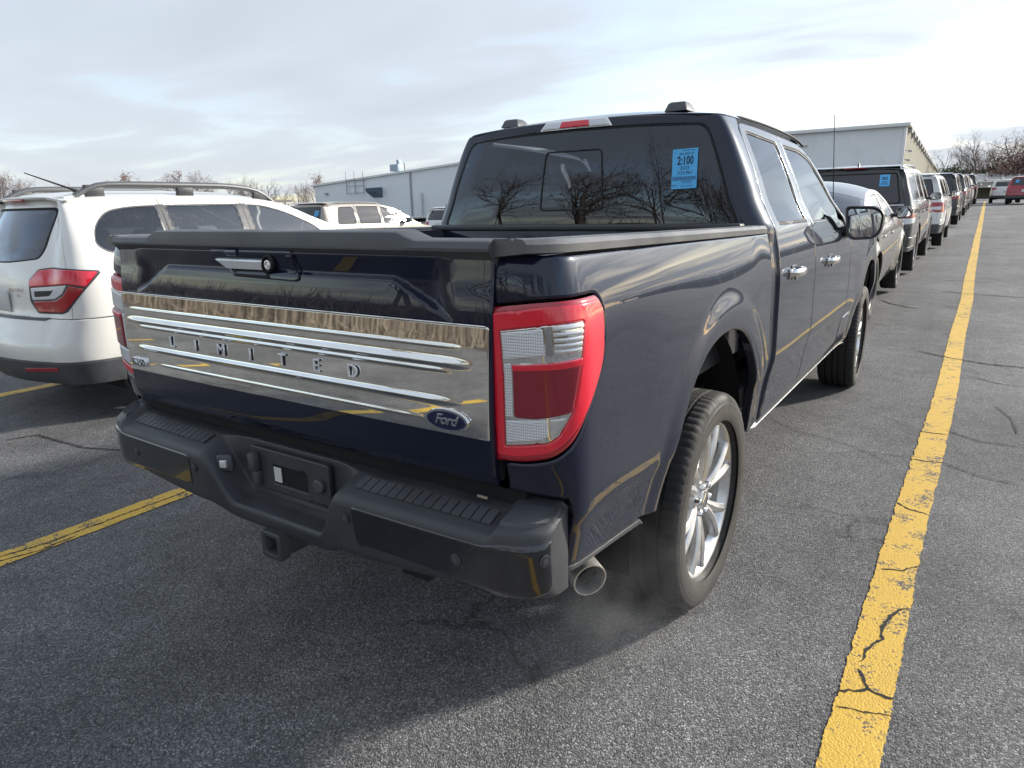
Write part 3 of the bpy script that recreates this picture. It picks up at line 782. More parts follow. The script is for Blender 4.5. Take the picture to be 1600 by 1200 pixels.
def tubes_np(branches, sides):
    V, F = [], []
    for pts, r0, r1 in branches:
        pts = np.array(pts); n = len(pts)
        t = np.gradient(pts, axis=0); t /= np.maximum(np.linalg.norm(t, axis=1)[:, None], 1e-9)
        a = np.cross(t[0], (0.3, .9, .1)); a /= np.linalg.norm(a)
        rr = np.linspace(r0, r1, n); base = len(V)
        for i in range(n):
            a = a - t[i]*np.dot(a, t[i]); a /= np.linalg.norm(a); b = np.cross(t[i], a)
            for k in range(sides):
                q = 2*math.pi*k/sides
                V.append(pts[i] + (a*math.cos(q) + b*math.sin(q))*rr[i])
        for i in range(n-1):
            for k in range(sides):
                l = (k+1) % sides
                F.append((base+i*sides+k, base+i*sides+l, base+(i+1)*sides+l, base+(i+1)*sides+k))
    return V, F
def grow(seed, h, fork=.30, up=.55, levels=4, counts=(9, 6, 5, 4), tr=.022, leaves=0, spread=1.0, multi=1):
    r = np.random.default_rng(seed)
    trunk, twig, tips = [], [], []
    def br(p, d, L, rad0, lv):
        n = 7 if lv == 0 else 5 if lv < 3 else 3
        pts = [p]; q = p.copy(); dd = d.copy()
        for i in range(n):
            dd = dd + r.normal(0, .10 + .05*lv, 3) + np.array([0, 0, .05*up]); dd /= np.linalg.norm(dd)
            q = q + dd*L/n; pts.append(q.copy())
        (trunk if lv < 2 else twig).append((pts, rad0, rad0*(.35 if lv else .22)))
        if lv >= levels:
            tips.append(q); return
        c = counts[lv]; P = np.array(pts)
        for k in range(c):
            s = fork + (1-fork)*(k+r.random()*.8)/c if lv == 0 else .25 + .75*(k+r.random())/c
            f = min(s, .999)*n; i = int(f); pos = P[i] + (P[i+1]-P[i])*(f-i)
            ax = P[min(i+1, n)] - P[i]; ax /= np.linalg.norm(ax)
            o = np.cross(ax, r.normal(0, 1, 3)); o /= np.linalg.norm(o)
            an = r.uniform(.5, 1.0)*spread
            nd = ax*math.cos(an) + o*math.sin(an) + np.array([0, 0, .25*up]); nd /= np.linalg.norm(nd)
            br(pos, nd, L*r.uniform(.38, .62)*(1.15-.55*s if lv == 0 else 1), rad0*(1-.65*s)*.55 + .002, lv+1)
    for _ in range(multi):
        d0 = np.array([r.normal(0, .05 if multi == 1 else .3), r.normal(0, .05 if multi == 1 else .3), 1.]); d0 /= np.linalg.norm(d0)
        br(np.array([r.normal(0, .02)*multi, r.normal(0, .02)*multi, -.1]), d0, h*.78, h*tr*(1 if multi == 1 else .7), 0)
    tv, tf = tubes_np(trunk, 6); cv, cf = tubes_np(twig, 3)
    if leaves:
        T = np.array(tips)
        for k in range(leaves):
            c = T[r.integers(len(T))] + r.normal(0, .10*h/8, 3); s = r.uniform(.04, .10)*h/8
            a = r.normal(0, 1, 3); a /= np.linalg.norm(a); b = np.cross(a, r.normal(0, 1, 3)); b /= np.linalg.norm(b)
            i = len(cv); cv += [c-a*s, c+b*s*.7, c+a*s, c-b*s*.7]; cf.append((i, i+1, i+2, i+3))
    return raw(tv, tf, 180), raw(cv, cf, None)
def put_mat(me, m):
    me.materials.clear(); me.materials.append(M[m]); return me
TREES = {}
for key, a in {'oak': dict(seed=1, h=9), 'maple': dict(seed=2, h=9, counts=(10, 6, 5, 3), up=.8), 'spreading': dict(seed=5, h=9, counts=(8, 6, 5, 5), fork=.35, spread=1.2, up=.3),
               'thin': dict(seed=9, h=9, counts=(8, 5, 4, 3), tr=.014, up=1.0), 'forked': dict(seed=12, h=9, counts=(7, 6, 5, 4), multi=2, up=.7)}.items():
    a_, b_ = grow(**a); TREES[key] = (put_mat(a_, 'bark'), put_mat(b_, 'bark'))
a_, b_ = grow(21, 9, counts=(10, 6, 5, 3), leaves=1500, up=.6); TREES['brown'] = (put_mat(a_, 'bark'), put_mat(b_, 'leaf_brown'))
a_, b_ = grow(22, 9, counts=(9, 6, 5, 4), leaves=500, up=.5, multi=2); TREES['red'] = (put_mat(a_, 'bark'), put_mat(b_, 'bark_red'))
def tree(kind, x, y, z, h, rot, name, label, group):
    t = thing(name, label, 'tree', (x, y, z), (0, 0, rot), group)
    t.scale = (h/9*1.0, h/9*1.0, h/9)
    finish('trunk', TREES[kind][0], None, t); finish('crown', TREES[kind][1], None, t)
    return t
def ray_px(x, y):
    d = fw + r2*((x-800)/FPX) + u2*((600-y)/FPX)
    return d
def at_px(x, dist):
    """ground point seen in column x at a horizontal distance"""
    d = ray_px(x, 330); l = math.hypot(d.x, d.y)
    return CAMP[0] + d.x/l*dist, CAMP[1] + d.y/l*dist
def bush(seed, n, rx, rz, size, mt):
    r = np.random.default_rng(seed); V, F = [], []
    cl = r.normal(0, .42, (26, 3)); cl[:, 2] = np.abs(cl[:, 2])
    for k in range(n):
        c = cl[r.integers(26)]*np.array([rx, rx, rz*1.3]) + r.normal(0, .16, 3)*np.array([rx, rx, rz]); c[2] = abs(c[2])
        a = r.normal(0, 1, 3); a /= np.linalg.norm(a); b = np.cross(a, r.normal(0, 1, 3)); b /= np.linalg.norm(b); s = size*r.uniform(.5, 1.3)
        i = len(V); V += [c-a*s, c+b*s*.5, c+a*s, c-b*s*.5]; F.append((i, i+1, i+2, i+3))
    return put_mat(raw(V, F), mt)
# ================================================================== THE PICKUP
T = thing('pickup_truck', 'dark navy crew cab pickup with chrome tailgate band and blue window sticker', 'pickup truck')
REF = (0, 1.5, .9)
def both(name, S, outline, m, parent=None, **k):
    k.setdefault('ref', REF)
    par = parent if isinstance(parent, (tuple, list)) else (parent or T, parent or T)
    o = panel(name, S, outline, m, par[0], **k)
    return o, mirrored(o, par[1])
UO = 1.373
def ty(y, z): return (y + UO, z)

def arch_pts(yc, a, top, z_rear, z_front, n=26, z0=.45):
    h = top - z0
    t0 = math.asin(min(1, (z_rear-z0)/h)); t1 = math.pi - math.asin(min(1, (z_front-z0)/h))
    out = []
    for i in range(n+1):
        t = t0 + (t1-t0)*i/n
        out.append((yc - a*math.copysign(abs(math.cos(t))**.86, math.cos(t)), z0 + h*math.sin(t)))
    return out
UA = .112
LAMP = [(.088, 1.279), (.236, 1.296), (.402, 1.299), (.425, 1.266), (.411, 1.148), (.354, 1.07), (.279, .974), (.236, .944), (.165, .926), (.088, .921)]
LAMP = rnd(LAMP, [.004, .04, .02, .03, .06, .04, .05, .03, .03, .004], 4)
lamp_gap = [(u + .006*(1 if u > .3 else 0), z) for u, z in LAMP]
lg = rnd([(UA, 1.288), (.236, 1.303), (.406, 1.306), (.433, 1.268), (.418, 1.144), (.360, 1.062), (.286, .966), (.240, .936), (.165, .918), (UA, .914)], [0, .04, .02, .03, .06, .04, .05, .03, .03, 0], 4)
arch = [(y + UO, z) for y, z in arch_pts(-.05, .535, 1.065, .60, .545)]
bed = [(UA, 1.398)] + lg + [(UA, .842), (.268, .838), (.285, .80), (.290, .655), (.50, .632), (.72, .612)] + arch + [ty(.50, .53), ty(.60, .55), ty(.652, .64), ty(.652, 1.364)]
BS = both('bed_side', TW, bed, 'navy', su=.014, edge=.005, flange=.03)
# chrome-black strip along the skirt
sk = [(.294, .648), (.50, .625), (.715, .606), (.735, .585), (.72, .588), (.50, .611), (.294, .634)]
both('skirt_trim', TW, sk, 'plastic_mid', su=.03, edge=.002, flange=.015, lift=-.001)
for S, bs in ((1, BS[0]), (-1, BS[1])):
    rings = []
    for y in np.linspace(-1.135, .655, 40):
        zt = 1.430 - .034*(y+1.135)/1.79
        xo = float(TW(max(y, -1.0)+UO, zt-.035)[0]) - .002
        if y < -1.02: xo -= .10*((-1.02-y)/.115)**2 * .5
        rings.append([(S*(xo), y, zt-.030), (S*(xo+.001), y, zt-.012), (S*(xo-.010), y, zt-.001), (S*(xo-.030), y, zt+.001), (S*(xo-.036), y, zt-.004), (S*(xo-.042), y, zt+.001), (S*(xo-.085), y, zt), (S*(xo-.095), y, zt-.010), (S*(xo-.095), y, zt-.04)])
    finish('rail_cap', loft(rings, True, True, 35), 'rail', T)
    finish('bed_inner_wall', box(S*.80, -.22, 1.12, .08, 1.72, .53), 'plastic', T)
finish('bed_floor', box(0, -.23, .86, 1.62, 1.75, .05), 'plastic', T)
finish('bed_front_wall', box(0, .60, 1.13, 1.66, .05, .51, .01), 'navy', T)
finish('bed_front_cap', box(0, .598, 1.392, 1.68, .07, .03, .008), 'plastic', T)

# ---- tailgate
ZC = 1.333
def tg_crease(x): return ZC - .48*np.maximum(np.abs(x) - .50, 0)
TG_LOW = Pch([(.83, -1.125), (.86, -1.150), (.89, -1.164), (.94, -1.168), (1.0, -1.1700), (1.05, -1.1692), (1.10, -1.1674), (1.18, -1.1636), (1.237, -1.1598), (1.26, -1.1585), (1.30, -1.1545), (1.335, -1.150), (1.40, -1.145)])
def TGs(x, z):
    x = np.asarray(x, float); z = np.asarray(z, float)
    zc_ = tg_crease(x)
    low = TG_LOW(z)
    depth = .016*(1 - sstep(.60, .70, np.abs(x)))*0.9 + .0
    pocket = -1.150 + depth - .020*np.clip((z - 1.333)/.06, 0, 1.2)*(depth/.0145)
    b = sstep(-.006, .010, z - zc_)*(1 - sstep(.62, .70, np.abs(x)))
    y = low*(1-b) + pocket*b
    y = y + .014*sstep(1.388, 1.402, z)
    y = y + .006*(np.abs(x)/.8)**4
    return np.stack([x, y, z + 0*x], -1)
tg = panel('tailgate', TGs, rnd([(-.797, .848), (.797, .848), (.797, 1.401), (-.797, 1.401)], .012, 3), 'navy', T, su=.011, sv=.0042, edge=.004, flange=.010, ref=REF)
rings = []
for x in np.linspace(-.797, .797, 60):
    ax = abs(x); zt = 1.427 + .020*(1 - sstep(.52, .585, ax)); k = .006*(ax/.8)**4
    rings.append([(x, -1.160+k, 1.401), (x, -1.164+k, 1.403), (x, -1.165+k, 1.410), (x, -1.157+k, zt-.003), (x, -1.150+k, zt), (x, -1.085, zt+.002), (x, -1.075, zt-.004), (x, -1.075, 1.37), (x, -1.13, 1.37)])
finish('tailgate_cap', loft(rings, True, True, 30), 'plastic_mid', tg)
finish('inner_skin', box(0, -1.10, 1.12, 1.58, .04, .52), 'plastic', tg)
finish('gap_backing', box(0, -1.095, 1.10, 1.70, .02, .60), 'gap', T)
RIBS = [(1.186, .0022, .0035, .74), (1.147, .0072, .0080, .755), (1.129, .0040, .0045, .70), (1.054, .0055, .0062, .71), (1.004, .0022, .0030, .60)]
def chrome(x, z):
    p = TGs(x, z); y = p[..., 1] - .003
    for zr, a, s, xe in RIBS:
        x0 = -.625 if zr == 1.004 else -xe - .03
        tp_ = sstep(0, .10, xe - x)*sstep(0, .10, x - x0)
        y = y - a*tp_*np.exp(-((z - zr)/s)**2)
    p[..., 1] = y
    return p
cp = panel('chrome_band', chrome, rnd([(-.792, .966), (.790, .972), (.790, 1.238), (-.795, 1.238)], .006, 3), 'chrome_panel', tg, su=.03, sv=.0026, edge=.0025, flange=.006, ref=REF)
finish('chrome_edge', box(0, -1.1715, 1.2415, 1.585, .004, .005, .001), 'chrome', tg)
def tgm(x, z, d=.004):
    y = float(chrome(np.array([x]), np.array([z]))[0, 1]) - d
    return frame_mtx((x, y, z), (1, 0, 0), (0, 0, 1), (0, -1, 0))
for ch, x in zip('LIMITED', (-.484, -.348, -.212, -.068, .078, .222, .362)):
    lt = text(ch, .050, 'letter', tg, 'letter', tgm(x, 1.091, .0045), extr=.0022, sx=1.12)
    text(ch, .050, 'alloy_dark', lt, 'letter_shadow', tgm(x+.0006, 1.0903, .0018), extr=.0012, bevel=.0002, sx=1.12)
bd = text('F-150', .036, 'letter', tg, 'model_badge', tgm(-.712, .999, .004), extr=.003, shear=.15, bevel=.0024, sx=1.05, spacing=.92)
text('F-150', .036, 'black', bd, 'badge_infill', tgm(-.712, .999, .0098), extr=.0006, shear=.15, sx=1.05, spacing=.92)
def oval(cx, cz, a, b, y0, y1, n=40):
    r0 = [(cx + a*math.cos(t), y0, cz + b*math.sin(t)) for t in [2*math.pi*k/n for k in range(n)]]
    r1 = [(cx + a*.97*math.cos(t), y1, cz + b*.95*math.sin(t)) for t in [2*math.pi*k/n for k in range(n)]]
    return loft([r0, r1], True, True, 30)
yo = float(chrome(np.array([.672]), np.array([1.009]))[0, 1])
ov = finish('oval_badge', oval(.672, 1.009, .066, .0285, yo, yo-.008), 'chrome', tg)
finish('oval_field', oval(.672, 1.009, .060, .0235, yo-.007, yo-.0095), 'badge_blue', ov)
text('Ford', .036, 'chrome', ov, 'script', frame_mtx((.672, yo-.0105, 1.010), (1, 0, 0), (0, 0, 1), (0, -1, 0)), extr=.001, shear=.35, bevel=.0004, sx=1.05, spacing=.9)
# handle group
bz = panel('handle_bezel', TGs, rnd([(-.228, 1.399), (.138, 1.399), (.163, 1.318), (.145, 1.312), (-.128, 1.317), (-.225, 1.375)], .006, 3), 'navy', tg, su=.02, sv=.006, edge=.003, flange=.008, ref=REF, lift=.006)
panel('handle_recess', TGs, rnd([(-.155, 1.346), (.02, 1.346), (.045, 1.318), (-.118, 1.320)], .004, 3), 'gap', bz, su=.02, sv=.01, edge=.001, flange=0, ref=REF, lift=.0075)
panel('handle_blade', TGs, rnd([(-.207, 1.370), (.012, 1.370), (.022, 1.340), (-.160, 1.340)], .003, 3), 'letter', bz, su=.02, sv=.006, edge=.003, flange=.01, ref=REF, lift=.016)
panel('lock_button', TGs, rnd([(-.152, 1.392), (-.095, 1.392), (-.095, 1.379), (-.152, 1.379)], .005, 3), 'badge_blue', bz, su=.02, sv=.005, edge=.002, flange=.006, ref=REF, lift=.011)
panel('camera_housing', TGs, rnd([(.130-.012, 1.385), (.145, 1.385), (.145, 1.33), (.118, 1.33)], .003, 2), 'navy', bz, su=.02, sv=.01, edge=.002, flange=.004, ref=REF, lift=.009)
yb_ = float(TGs(np.array([.04]), np.array([1.358]))[0, 1]) - .006
cm = finish('camera_pod', loft([[(.037 + a*.026*math.cos(t) + .006*math.sin(t), yb_ - d, 1.357 + a*.027*math.sin(t)) for t in [2*math.pi*k/28 for k in range(28)]] for a, d in ((1, 0), (.98, .010), (.82, .013), (.78, .006))], True, True, 30), 'black', bz)
finish('camera_lens', loft([[(.040 + a*math.cos(t), yb_ - d, 1.355 + a*math.sin(t)) for t in [2*math.pi*k/20 for k in range(20)]] for a, d in ((.014, .004), (.0135, .012), (.010, .013), (.008, .010), (.004, .013))], True, True, 30), 'steel', cm)

# ---- tail lamps
for S, side in ((TW, 0), (mir(TW), 1)):
    lp_ = panel('tail_lamp', S, LAMP, 'red_lens', T, su=.018, edge=.007, flange=.03, ref=REF, lift=.008)
    def lens(name, poly, m, lift, r=.004, edge=.003, fl=.006):
        return panel(name, S, rnd(poly, r, 3), m, lp_, su=.015, edge=edge, flange=fl, ref=REF, lift=lift)
    ring_in = [(.119, 1.232), (.227, 1.248), (.322, 1.252), (.306, 1.169), (.283, 1.055), (.250, .996), (.226, .979), (.119, .960)]
    ring_out = [(.094, 1.268), (.236, 1.286), (.394, 1.288), (.408, 1.262), (.394, 1.15), (.342, 1.075), (.268, .984), (.232, .957), (.165, .940), (.094, .933)]
    panel('light_ring', S, rnd(ring_out, .02, 3), 'red_bright', lp_, holes=[rnd(ring_in, .006, 3)], su=.018, edge=.003, flange=.006, ref=REF, lift=.0105)
    lens('chrome_bezel', ring_in, 'chrome', .0092, .006)
    lens('clear_lens', [(.124, 1.226), (.224, 1.240), (.224, 1.180), (.124, 1.166)], 'clear_lens', .0125)
    lens('dark_divider', [(.227, 1.240), (.242, 1.242), (.242, 1.182), (.227, 1.180)], 'alloy_mid', .0115, .001)
    for k in range(5):
        z0 = 1.185 + k*.0125
        lens('reflector_fin', [(.245, z0), (.305 + .003*k, z0+.002), (.305 + .003*k, z0+.0095), (.245, z0+.008)], 'alloy', .013, .001, .002)
    lens('clear_lens', [(.124, 1.156), (.143, 1.159), (.143, 1.034), (.124, 1.032)], 'clear_lens', .0125)
    lens('clear_lens', [(.124, 1.024), (.226, 1.036), (.226, .996), (.206, .985), (.124, .970)], 'clear_lens', .0125)
    lens('clear_lens', [(.230, 1.036), (.270, 1.042), (.246, 1.004), (.230, .998)], 'alloy', .0115, .002)
    rb = lens('red_reflector', [(.147, 1.156), (.301, 1.170), (.279, 1.052), (.200, 1.036), (.147, 1.034)], 'red_deep', .016, .010, .004, .01)
    panel('reflector_brow', S, rnd([(.147, 1.157), (.302, 1.172), (.299, 1.156), (.150, 1.143)], .003, 3), 'red_bright', lp_, su=.015, edge=.002, flange=.004, ref=REF, lift=.018)

# ---- rear bumper
def bump_xy(u):
    a = abs(u); s = 1 if u >= 0 else -1
    if a <= .80: return u, .012*(a/.8)**2
    th = min((a-.80)/.15, 1.56)
    return s*(.80 + .146*math.sin(th)), .012 + .080*(1-math.cos(th))
BC = dict(A=(-1.08, .800), B=(-1.116, .792), C=(-1.121, .622), D=(-1.150, .609), E=(-1.208, .604), F=(-1.213, .590), G=(-1.206, .552), H=(-1.186, .538), I=(-1.09, .538))
BT = dict(A=(-1.09, .800), B=(-1.138, .792), C=(-1.150, .786), D=(-1.198, .769), E=(-1.228, .757), F=(-1.238, .738), G=(-1.231, .626), H=(-1.205, .600), I=(-1.09, .600))
def bsec(u):
    a = abs(u); x, yo_ = bump_xy(u)
    k = float(sstep(.20, .318, a)); pad = float(sstep(.805, .835, a)); dz = float(sstep(.335, .9, a))
    P = []
    for key in 'ABCDEFGHI':
        y = BC[key][0]*(1-k) + BT[key][0]*k; z = BC[key][1]*(1-k) + BT[key][1]*k
        if key in 'GHI': z -= .030*k*(1-dz)
        if key in 'ABCD': z += .022*pad
        if key in 'E': z += .018*pad
        y2 = y + yo_*(1 if y < -1.12 else .3)
        P.append((min(y2, -1.075), z))
    return x, rnd(P, [0, .005, .010, .010, .010, .012, .022, .02, 0], 3)
us = np.unique(np.round(np.r_[np.linspace(0, .18, 5), np.linspace(.18, .345, 14), np.linspace(.345, .80, 12), np.linspace(.80, .84, 8), np.linspace(.84, 1.034, 16)], 4))
us = np.unique(np.r_[-us, us])
rings = []
for u in us:
    x, P = bsec(u); rings.append([(x, y, z) for y, z in P])
bmp = finish('rear_bumper', loft(rings, True, True, 38), 'plastic', T)
def bface(u, z):
    u = np.asarray(u, float); z = np.asarray(z, float); out = []
    for a, b in zip(u.ravel(), z.ravel()):
        x, yo_ = bump_xy(a)
        t = np.clip((.738 - b)/.112, 0, 1.2)
        y = -1.238 + .007*t + (.03*((b-.738)/.03)**2 if b > .738 else 0) + (.022*((.626-b)/.022)**2 if b < .626 else 0)
        out.append((x, y + yo_, b))
    return np.array(out).reshape(u.shape + (3,))
pnl = rnd([(.372, .738), (.80, .738), (.85, .752), (1.015, .758), (1.02, .63), (.90, .612), (.60, .600), (.42, .590), (.385, .60)], [.02, .02, .02, .01, .03, .03, .02, .02, .02], 3)
def bfaceL(u, z): return bface(u, z)*np.array([-1, 1, 1.])
for S in (bface, bfaceL):
    panel('bumper_panel', S, pnl, 'bumper_paint', bmp, su=.03, edge=.004, flange=.008, ref=REF, lift=.004)
    sgx = -1 if S is bfaceL else 1
    # ribbed tread on the step
    tr_v, tr_f = [], []
    for i in range(15):
        x0 = .350 + i*.0300
        for (xa_, xb_) in ((x0, x0+.0262),):
            b0 = len(tr_v)
            for x in (xa_, xb_):
                for y, z in ((-1.152, .7875), (-1.196, .7715), (-1.196, .7755), (-1.152, .7915)):
                    tr_v.append((sgx*x, y + .012*(x/.8)**2, z))
            tr_f += [(b0, b0+1, b0+2, b0+3), (b0+4, b0+7, b0+6, b0+5), (b0+3, b0+2, b0+6, b0+7), (b0+1, b0+5, b0+6, b0+2), (b0, b0+3, b0+7, b0+4)]
    me = raw(tr_v, tr_f); bm = bmesh.new(); bm.from_mesh(me); bmesh.ops.recalc_face_normals(bm, faces=bm.faces[:]); bm.to_mesh(me); bm.free()
    finish('step_tread', me, 'plastic_mid', bmp)
    # ribbed corner pad
    rings = []
    for i in range(41):
        u = .838 + .17*i/40; x, yo_ = bump_xy(u); h = .0045 if i % 2 else .001
        y1 = -1.206 + yo_*1.02; y0 = -1.115 + yo_*.25
        rings.append([(sgx*x*.995, y0, .8115+h), (sgx*x*.995, y1, .792+h), (sgx*x*.995, y1-.004, .785), (sgx*x*.995, y0, .80)])
    finish('corner_pad', loft(rings, True, True, 20), 'plastic_mid', bmp)
def disc(p, nrm_, prof, n=20):
    q = Vector((1, 0, 0)).rotation_difference(Vector(nrm_).normalized()).to_matrix().to_4x4()
    me = lathe_x(prof, n, 35); me.transform(Matrix.Translation(p) @ q); return me
def sensor(u, z, s):
    p = bface(np.array([u]), np.array([z]))[0]; e = bface(np.array([u+.01]), np.array([z]))[0] - p
    n = (e[1], -e[0], 0)
    nrm_ = Vector((s*n[0], n[1], 0)).normalized(); pos = Vector((s*p[0], p[1], p[2])) + nrm_*.004
    o = finish('parking_sensor', disc(pos, nrm_, [(0, .0145), (.003, .0145), (.0035, .0115), (.0015, .0112), (.0015, .009), (.004, .0085), (.0045, .0001)]), 'plastic_mid', bmp)
for s in (1, -1):
    sensor(.725, .682, s); sensor(.985, .715, s); sensor(.352, .70, s)
# plate pocket, sockets, hitch
hole = rnd([(-.075, .735), (.085, .735), (.085, .672), (-.075, .672)], .004, 2)
pk = panel('plate_bracket', lambda u, v: np.stack([u, -1.140 + .05*(.79-v)*-.25 + 0*u, v], -1), rnd([(-.185, .780), (.185, .780), (.185, .645), (-.185, .645)], .012, 3), 'plastic', bmp, holes=[hole], su=.03, edge=.003, flange=.012, ref=REF)
finish('pocket_back', box(.02, -1.131, .70, .20, .004, .10), 'gap', pk)
finish('sunlit_ground_patch', box(-.055, -1.137, .703, .034, .003, .048), 'plate_white', pk)  # white patch painted in place of sunlit ground seen through the hole
finish('socket_cover', join(box(-.148, -1.155, .735, .034, .03, .062, .010), box(-.145, -1.150, .682, .03, .025, .05, .008)), 'plastic_mid', pk)
finish('round_cap', disc((.148, -1.143, .712), (0, -1, 0), [(0, .022), (.010, .021), (.013, .017), (.013, .0001)]), 'plastic_mid', pk)
pl = finish('plate_lamp', box(-.255, -1.185, .720, .055, .022, .055, .008, rot=Matrix.Rotation(.5, 3, 'Z')), 'plastic_mid', bmp)
finish('lamp_lens', box(-.249, -1.196, .720, .024, .014, .026, .004, rot=Matrix.Rotation(.5, 3, 'Z')), 'clear_lens', pl)
def sqring(cx, cz, h, y, r=.008):
    return [(cx+a, y, cz+b) for a, b in rnd([(-h, -h), (h, -h), (h, h), (-h, h)], r, 3)]
finish('hitch_receiver', loft([sqring(0, .515, .030, -.95), sqring(0, .515, .038, -.95), sqring(0, .515, .038, -1.195), sqring(0, .515, .044, -1.197), sqring(0, .515, .044, -1.228), sqring(0, .515, .041, -1.232), sqring(0, .515, .031, -1.232), sqring(0, .515, .027, -1.226), sqring(0, .515, .026, -.97)], True, False, 35), 'plastic', T)
finish('hitch_beam', box(0, -1.02, .55, 1.25, .10, .10, .02), 'rust', T)
# debris and a peeled decal corner on the bumper
finish('decal_scrap', box(.735, -1.128, .808, .030, .004, .006), mat('tan_decal', (.34, .28, .21), .6), bmp)
# ---- exhaust
ex = [(.70, -.60, .53), (.80, -.78, .51), (.853, -.835, .505), (.893, -.862, .49)]
e0 = Vector(ex[2]); e1 = Vector(ex[3]); ed = (e1-e0).normalized()
me = lathe_x([(-.16, .045), (0, .0485), (.052, .0500), (.057, .0492), (.057, .0460), (.045, .0440), (-.10, .0435)], 32, 35)
me.transform(Matrix.Translation(e0) @ Vector((1, 0, 0)).rotation_difference(Vector((.80, -.58, -.13)).normalized()).to_matrix().to_4x4())
xp = finish('exhaust_tip', me, 'steel', T)
finish('inner_pipe', disc(Vector(e0) - Vector((.80, -.58, -.13)).normalized()*.02, (.80, -.58, -.13), [(0, .0425), (.002, .0001)]), 'black', xp)
finish('exhaust_pipe', tube([(.45, .3, .50), (.55, -.3, .52), (.70, -.62, .52), (.78, -.75, .51)], .035, 10), 'rust', T)

# ---- cab
CWP = [(0, .622), (.5, .627), (.76, .640), (.855, .652)] + [(.855 + .118*math.sin(t*math.pi/2), .652 + .115*(1-math.cos(t*math.pi/2))) for t in _a[1:]] + [(.974, 1.2), (.974, 2.0), (.976, 3.2), (.976, 3.3)]
CW = Wrap(CWP, t_side, Pch([(.4, 0), (1.36, 0), (1.86, .052), (1.92, .075)]), lambda z: 0*z)
cu = CW.at_y
U75 = cu(.79); U68 = cu(.735); UG = CW.at_x(.862)
def rtop(u): return 1.893 - .030*(abs(u)/UG)**2.2
top = [(u, rtop(u) if abs(u) < UG else 1.8625) for u in np.linspace(U75, -U75, 41)]
g_out = rnd([(-UG, 1.392), (UG, 1.392), (UG+.004, 1.828), (UG*.5, 1.842), (0, 1.846), (-UG*.5, 1.842), (-UG-.004, 1.828)], [.03, .03, .05, .1, .1, .1, .05], 4)
Ue = [(cu(.792), 1.40), (cu(.851), 1.80), (cu(.921), 1.852), (cu(.925), 1.866)]
shell = [(-U75, .50), (-U68, .50), (-U68, 1.0), (U68, 1.0), (U68, .50), (U75, .50)] + Ue + top + [(-u, z) for u, z in Ue[::-1]]
cs = panel('cab_shell', CW, shell, 'navy', T, holes=[g_out], su=.028, edge=.004, flange=.03, ref=(0, 1.6, 1.2))
gi = [(u*.996, 1.62 + (z-1.62)*.99) for u, z in g_out]
rg = panel('rear_window', CW, gi, 'glass_tint', T, su=.06, edge=.001, flange=0, ref=(0, 1.6, 1.4), lift=-.003)
sb = rnd([(-.198, 1.470), (.198, 1.470), (.198, 1.752), (-.198, 1.752)], .03, 4)
sb2 = rnd([(-.191, 1.477), (.191, 1.477), (.191, 1.745), (-.191, 1.745)], .025, 4)
panel('slider_frame', CW, sb, 'black', rg, holes=[sb2], su=.04, edge=.001, flange=.003, ref=(0, 1.6, 1.4), lift=.0015)
panel('window_seal', CW, [(u*1.0, z) for u, z in g_out], 'black', rg, holes=[[(u*.984, 1.62 + (z-1.62)*.965) for u, z in g_out]], su=.05, edge=.001, flange=.003, ref=(0, 1.6, 1.4), lift=-.0015)
# high brake lamp
hb = panel('brake_lamp', CW, rnd([(-.262, 1.852), (-.235, 1.886), (.235, 1.886), (.262, 1.852)], .010, 3), 'clear_lens', T, su=.03, sv=.01, edge=.005, flange=.02, ref=(0, 1.6, 1.2), lift=.010)
panel('red_lens', CW, rnd([(-.115, 1.855), (-.108, 1.883), (.108, 1.883), (.115, 1.855)], .008, 3), 'red_bright', hb, su=.03, sv=.01, edge=.004, flange=.006, ref=(0, 1.6, 1.2), lift=.013)
panel('lamp_gasket', CW, rnd([(-.275, 1.848), (-.245, 1.891), (.245, 1.891), (.275, 1.848)], .010, 3), 'chrome', hb, su=.03, sv=.01, edge=.003, flange=.01, ref=(0, 1.6, 1.2), lift=.004)
# roof, windscreen, bonnet
class Top:
    def __init__(s, zc, zr, xe, p=2.6): s.zc = Pch(zc); s.zr = Pch(zr); s.xe = xe; s.p = p
    def __call__(s, q, y):
        q = np.asarray(q, float); y = np.asarray(y, float)
        c = s.zc(y); r = s.zr(y)
        return np.stack([q*s.xe(y, r), y + 0*q, c - (c-r)*np.abs(q)**s.p], -1)
t_zr = [(.66, 1.855), (.72, 1.864), (.9, 1.870), (1.3, 1.871), (1.7, 1.858), (2.0, 1.835), (2.15, 1.79), (2.9, 1.285), (3.0, 1.262), (3.6, 1.245), (4.2, 1.215), (4.62, 1.14)]
TT = Top([(.66, 1.885), (.70, 1.893), (.78, 1.912), (.9, 1.930), (1.2, 1.948), (1.6, 1.946), (2.0, 1.915), (2.2, 1.85), (2.9, 1.325), (3.0, 1.305), (3.6, 1.285), (4.2, 1.25), (4.62, 1.16)],
         t_zr, lambda y, z: .976 - T_LOW(z) - .03*sstep(3.9, 4.62, y))
panel('roof', TT, [(-.86, .698), (0, .690), (.86, .698), (.93, .710), (.975, .735), (1, .78), (1, 2.06), (-1, 2.06), (-1, .78), (-.975, .735), (-.93, .710)], 'navy', T, su=.06, sv=.04, edge=.003, flange=.02, ref=(0, 1.4, 1.0))
panel('windscreen', TT, [(-.97, 2.08), (.97, 2.08), (.97, 2.90), (-.97, 2.90)], 'glass_light', T, su=.08, sv=.06, edge=.001, flange=0, ref=(0, 1.4, 1.0))
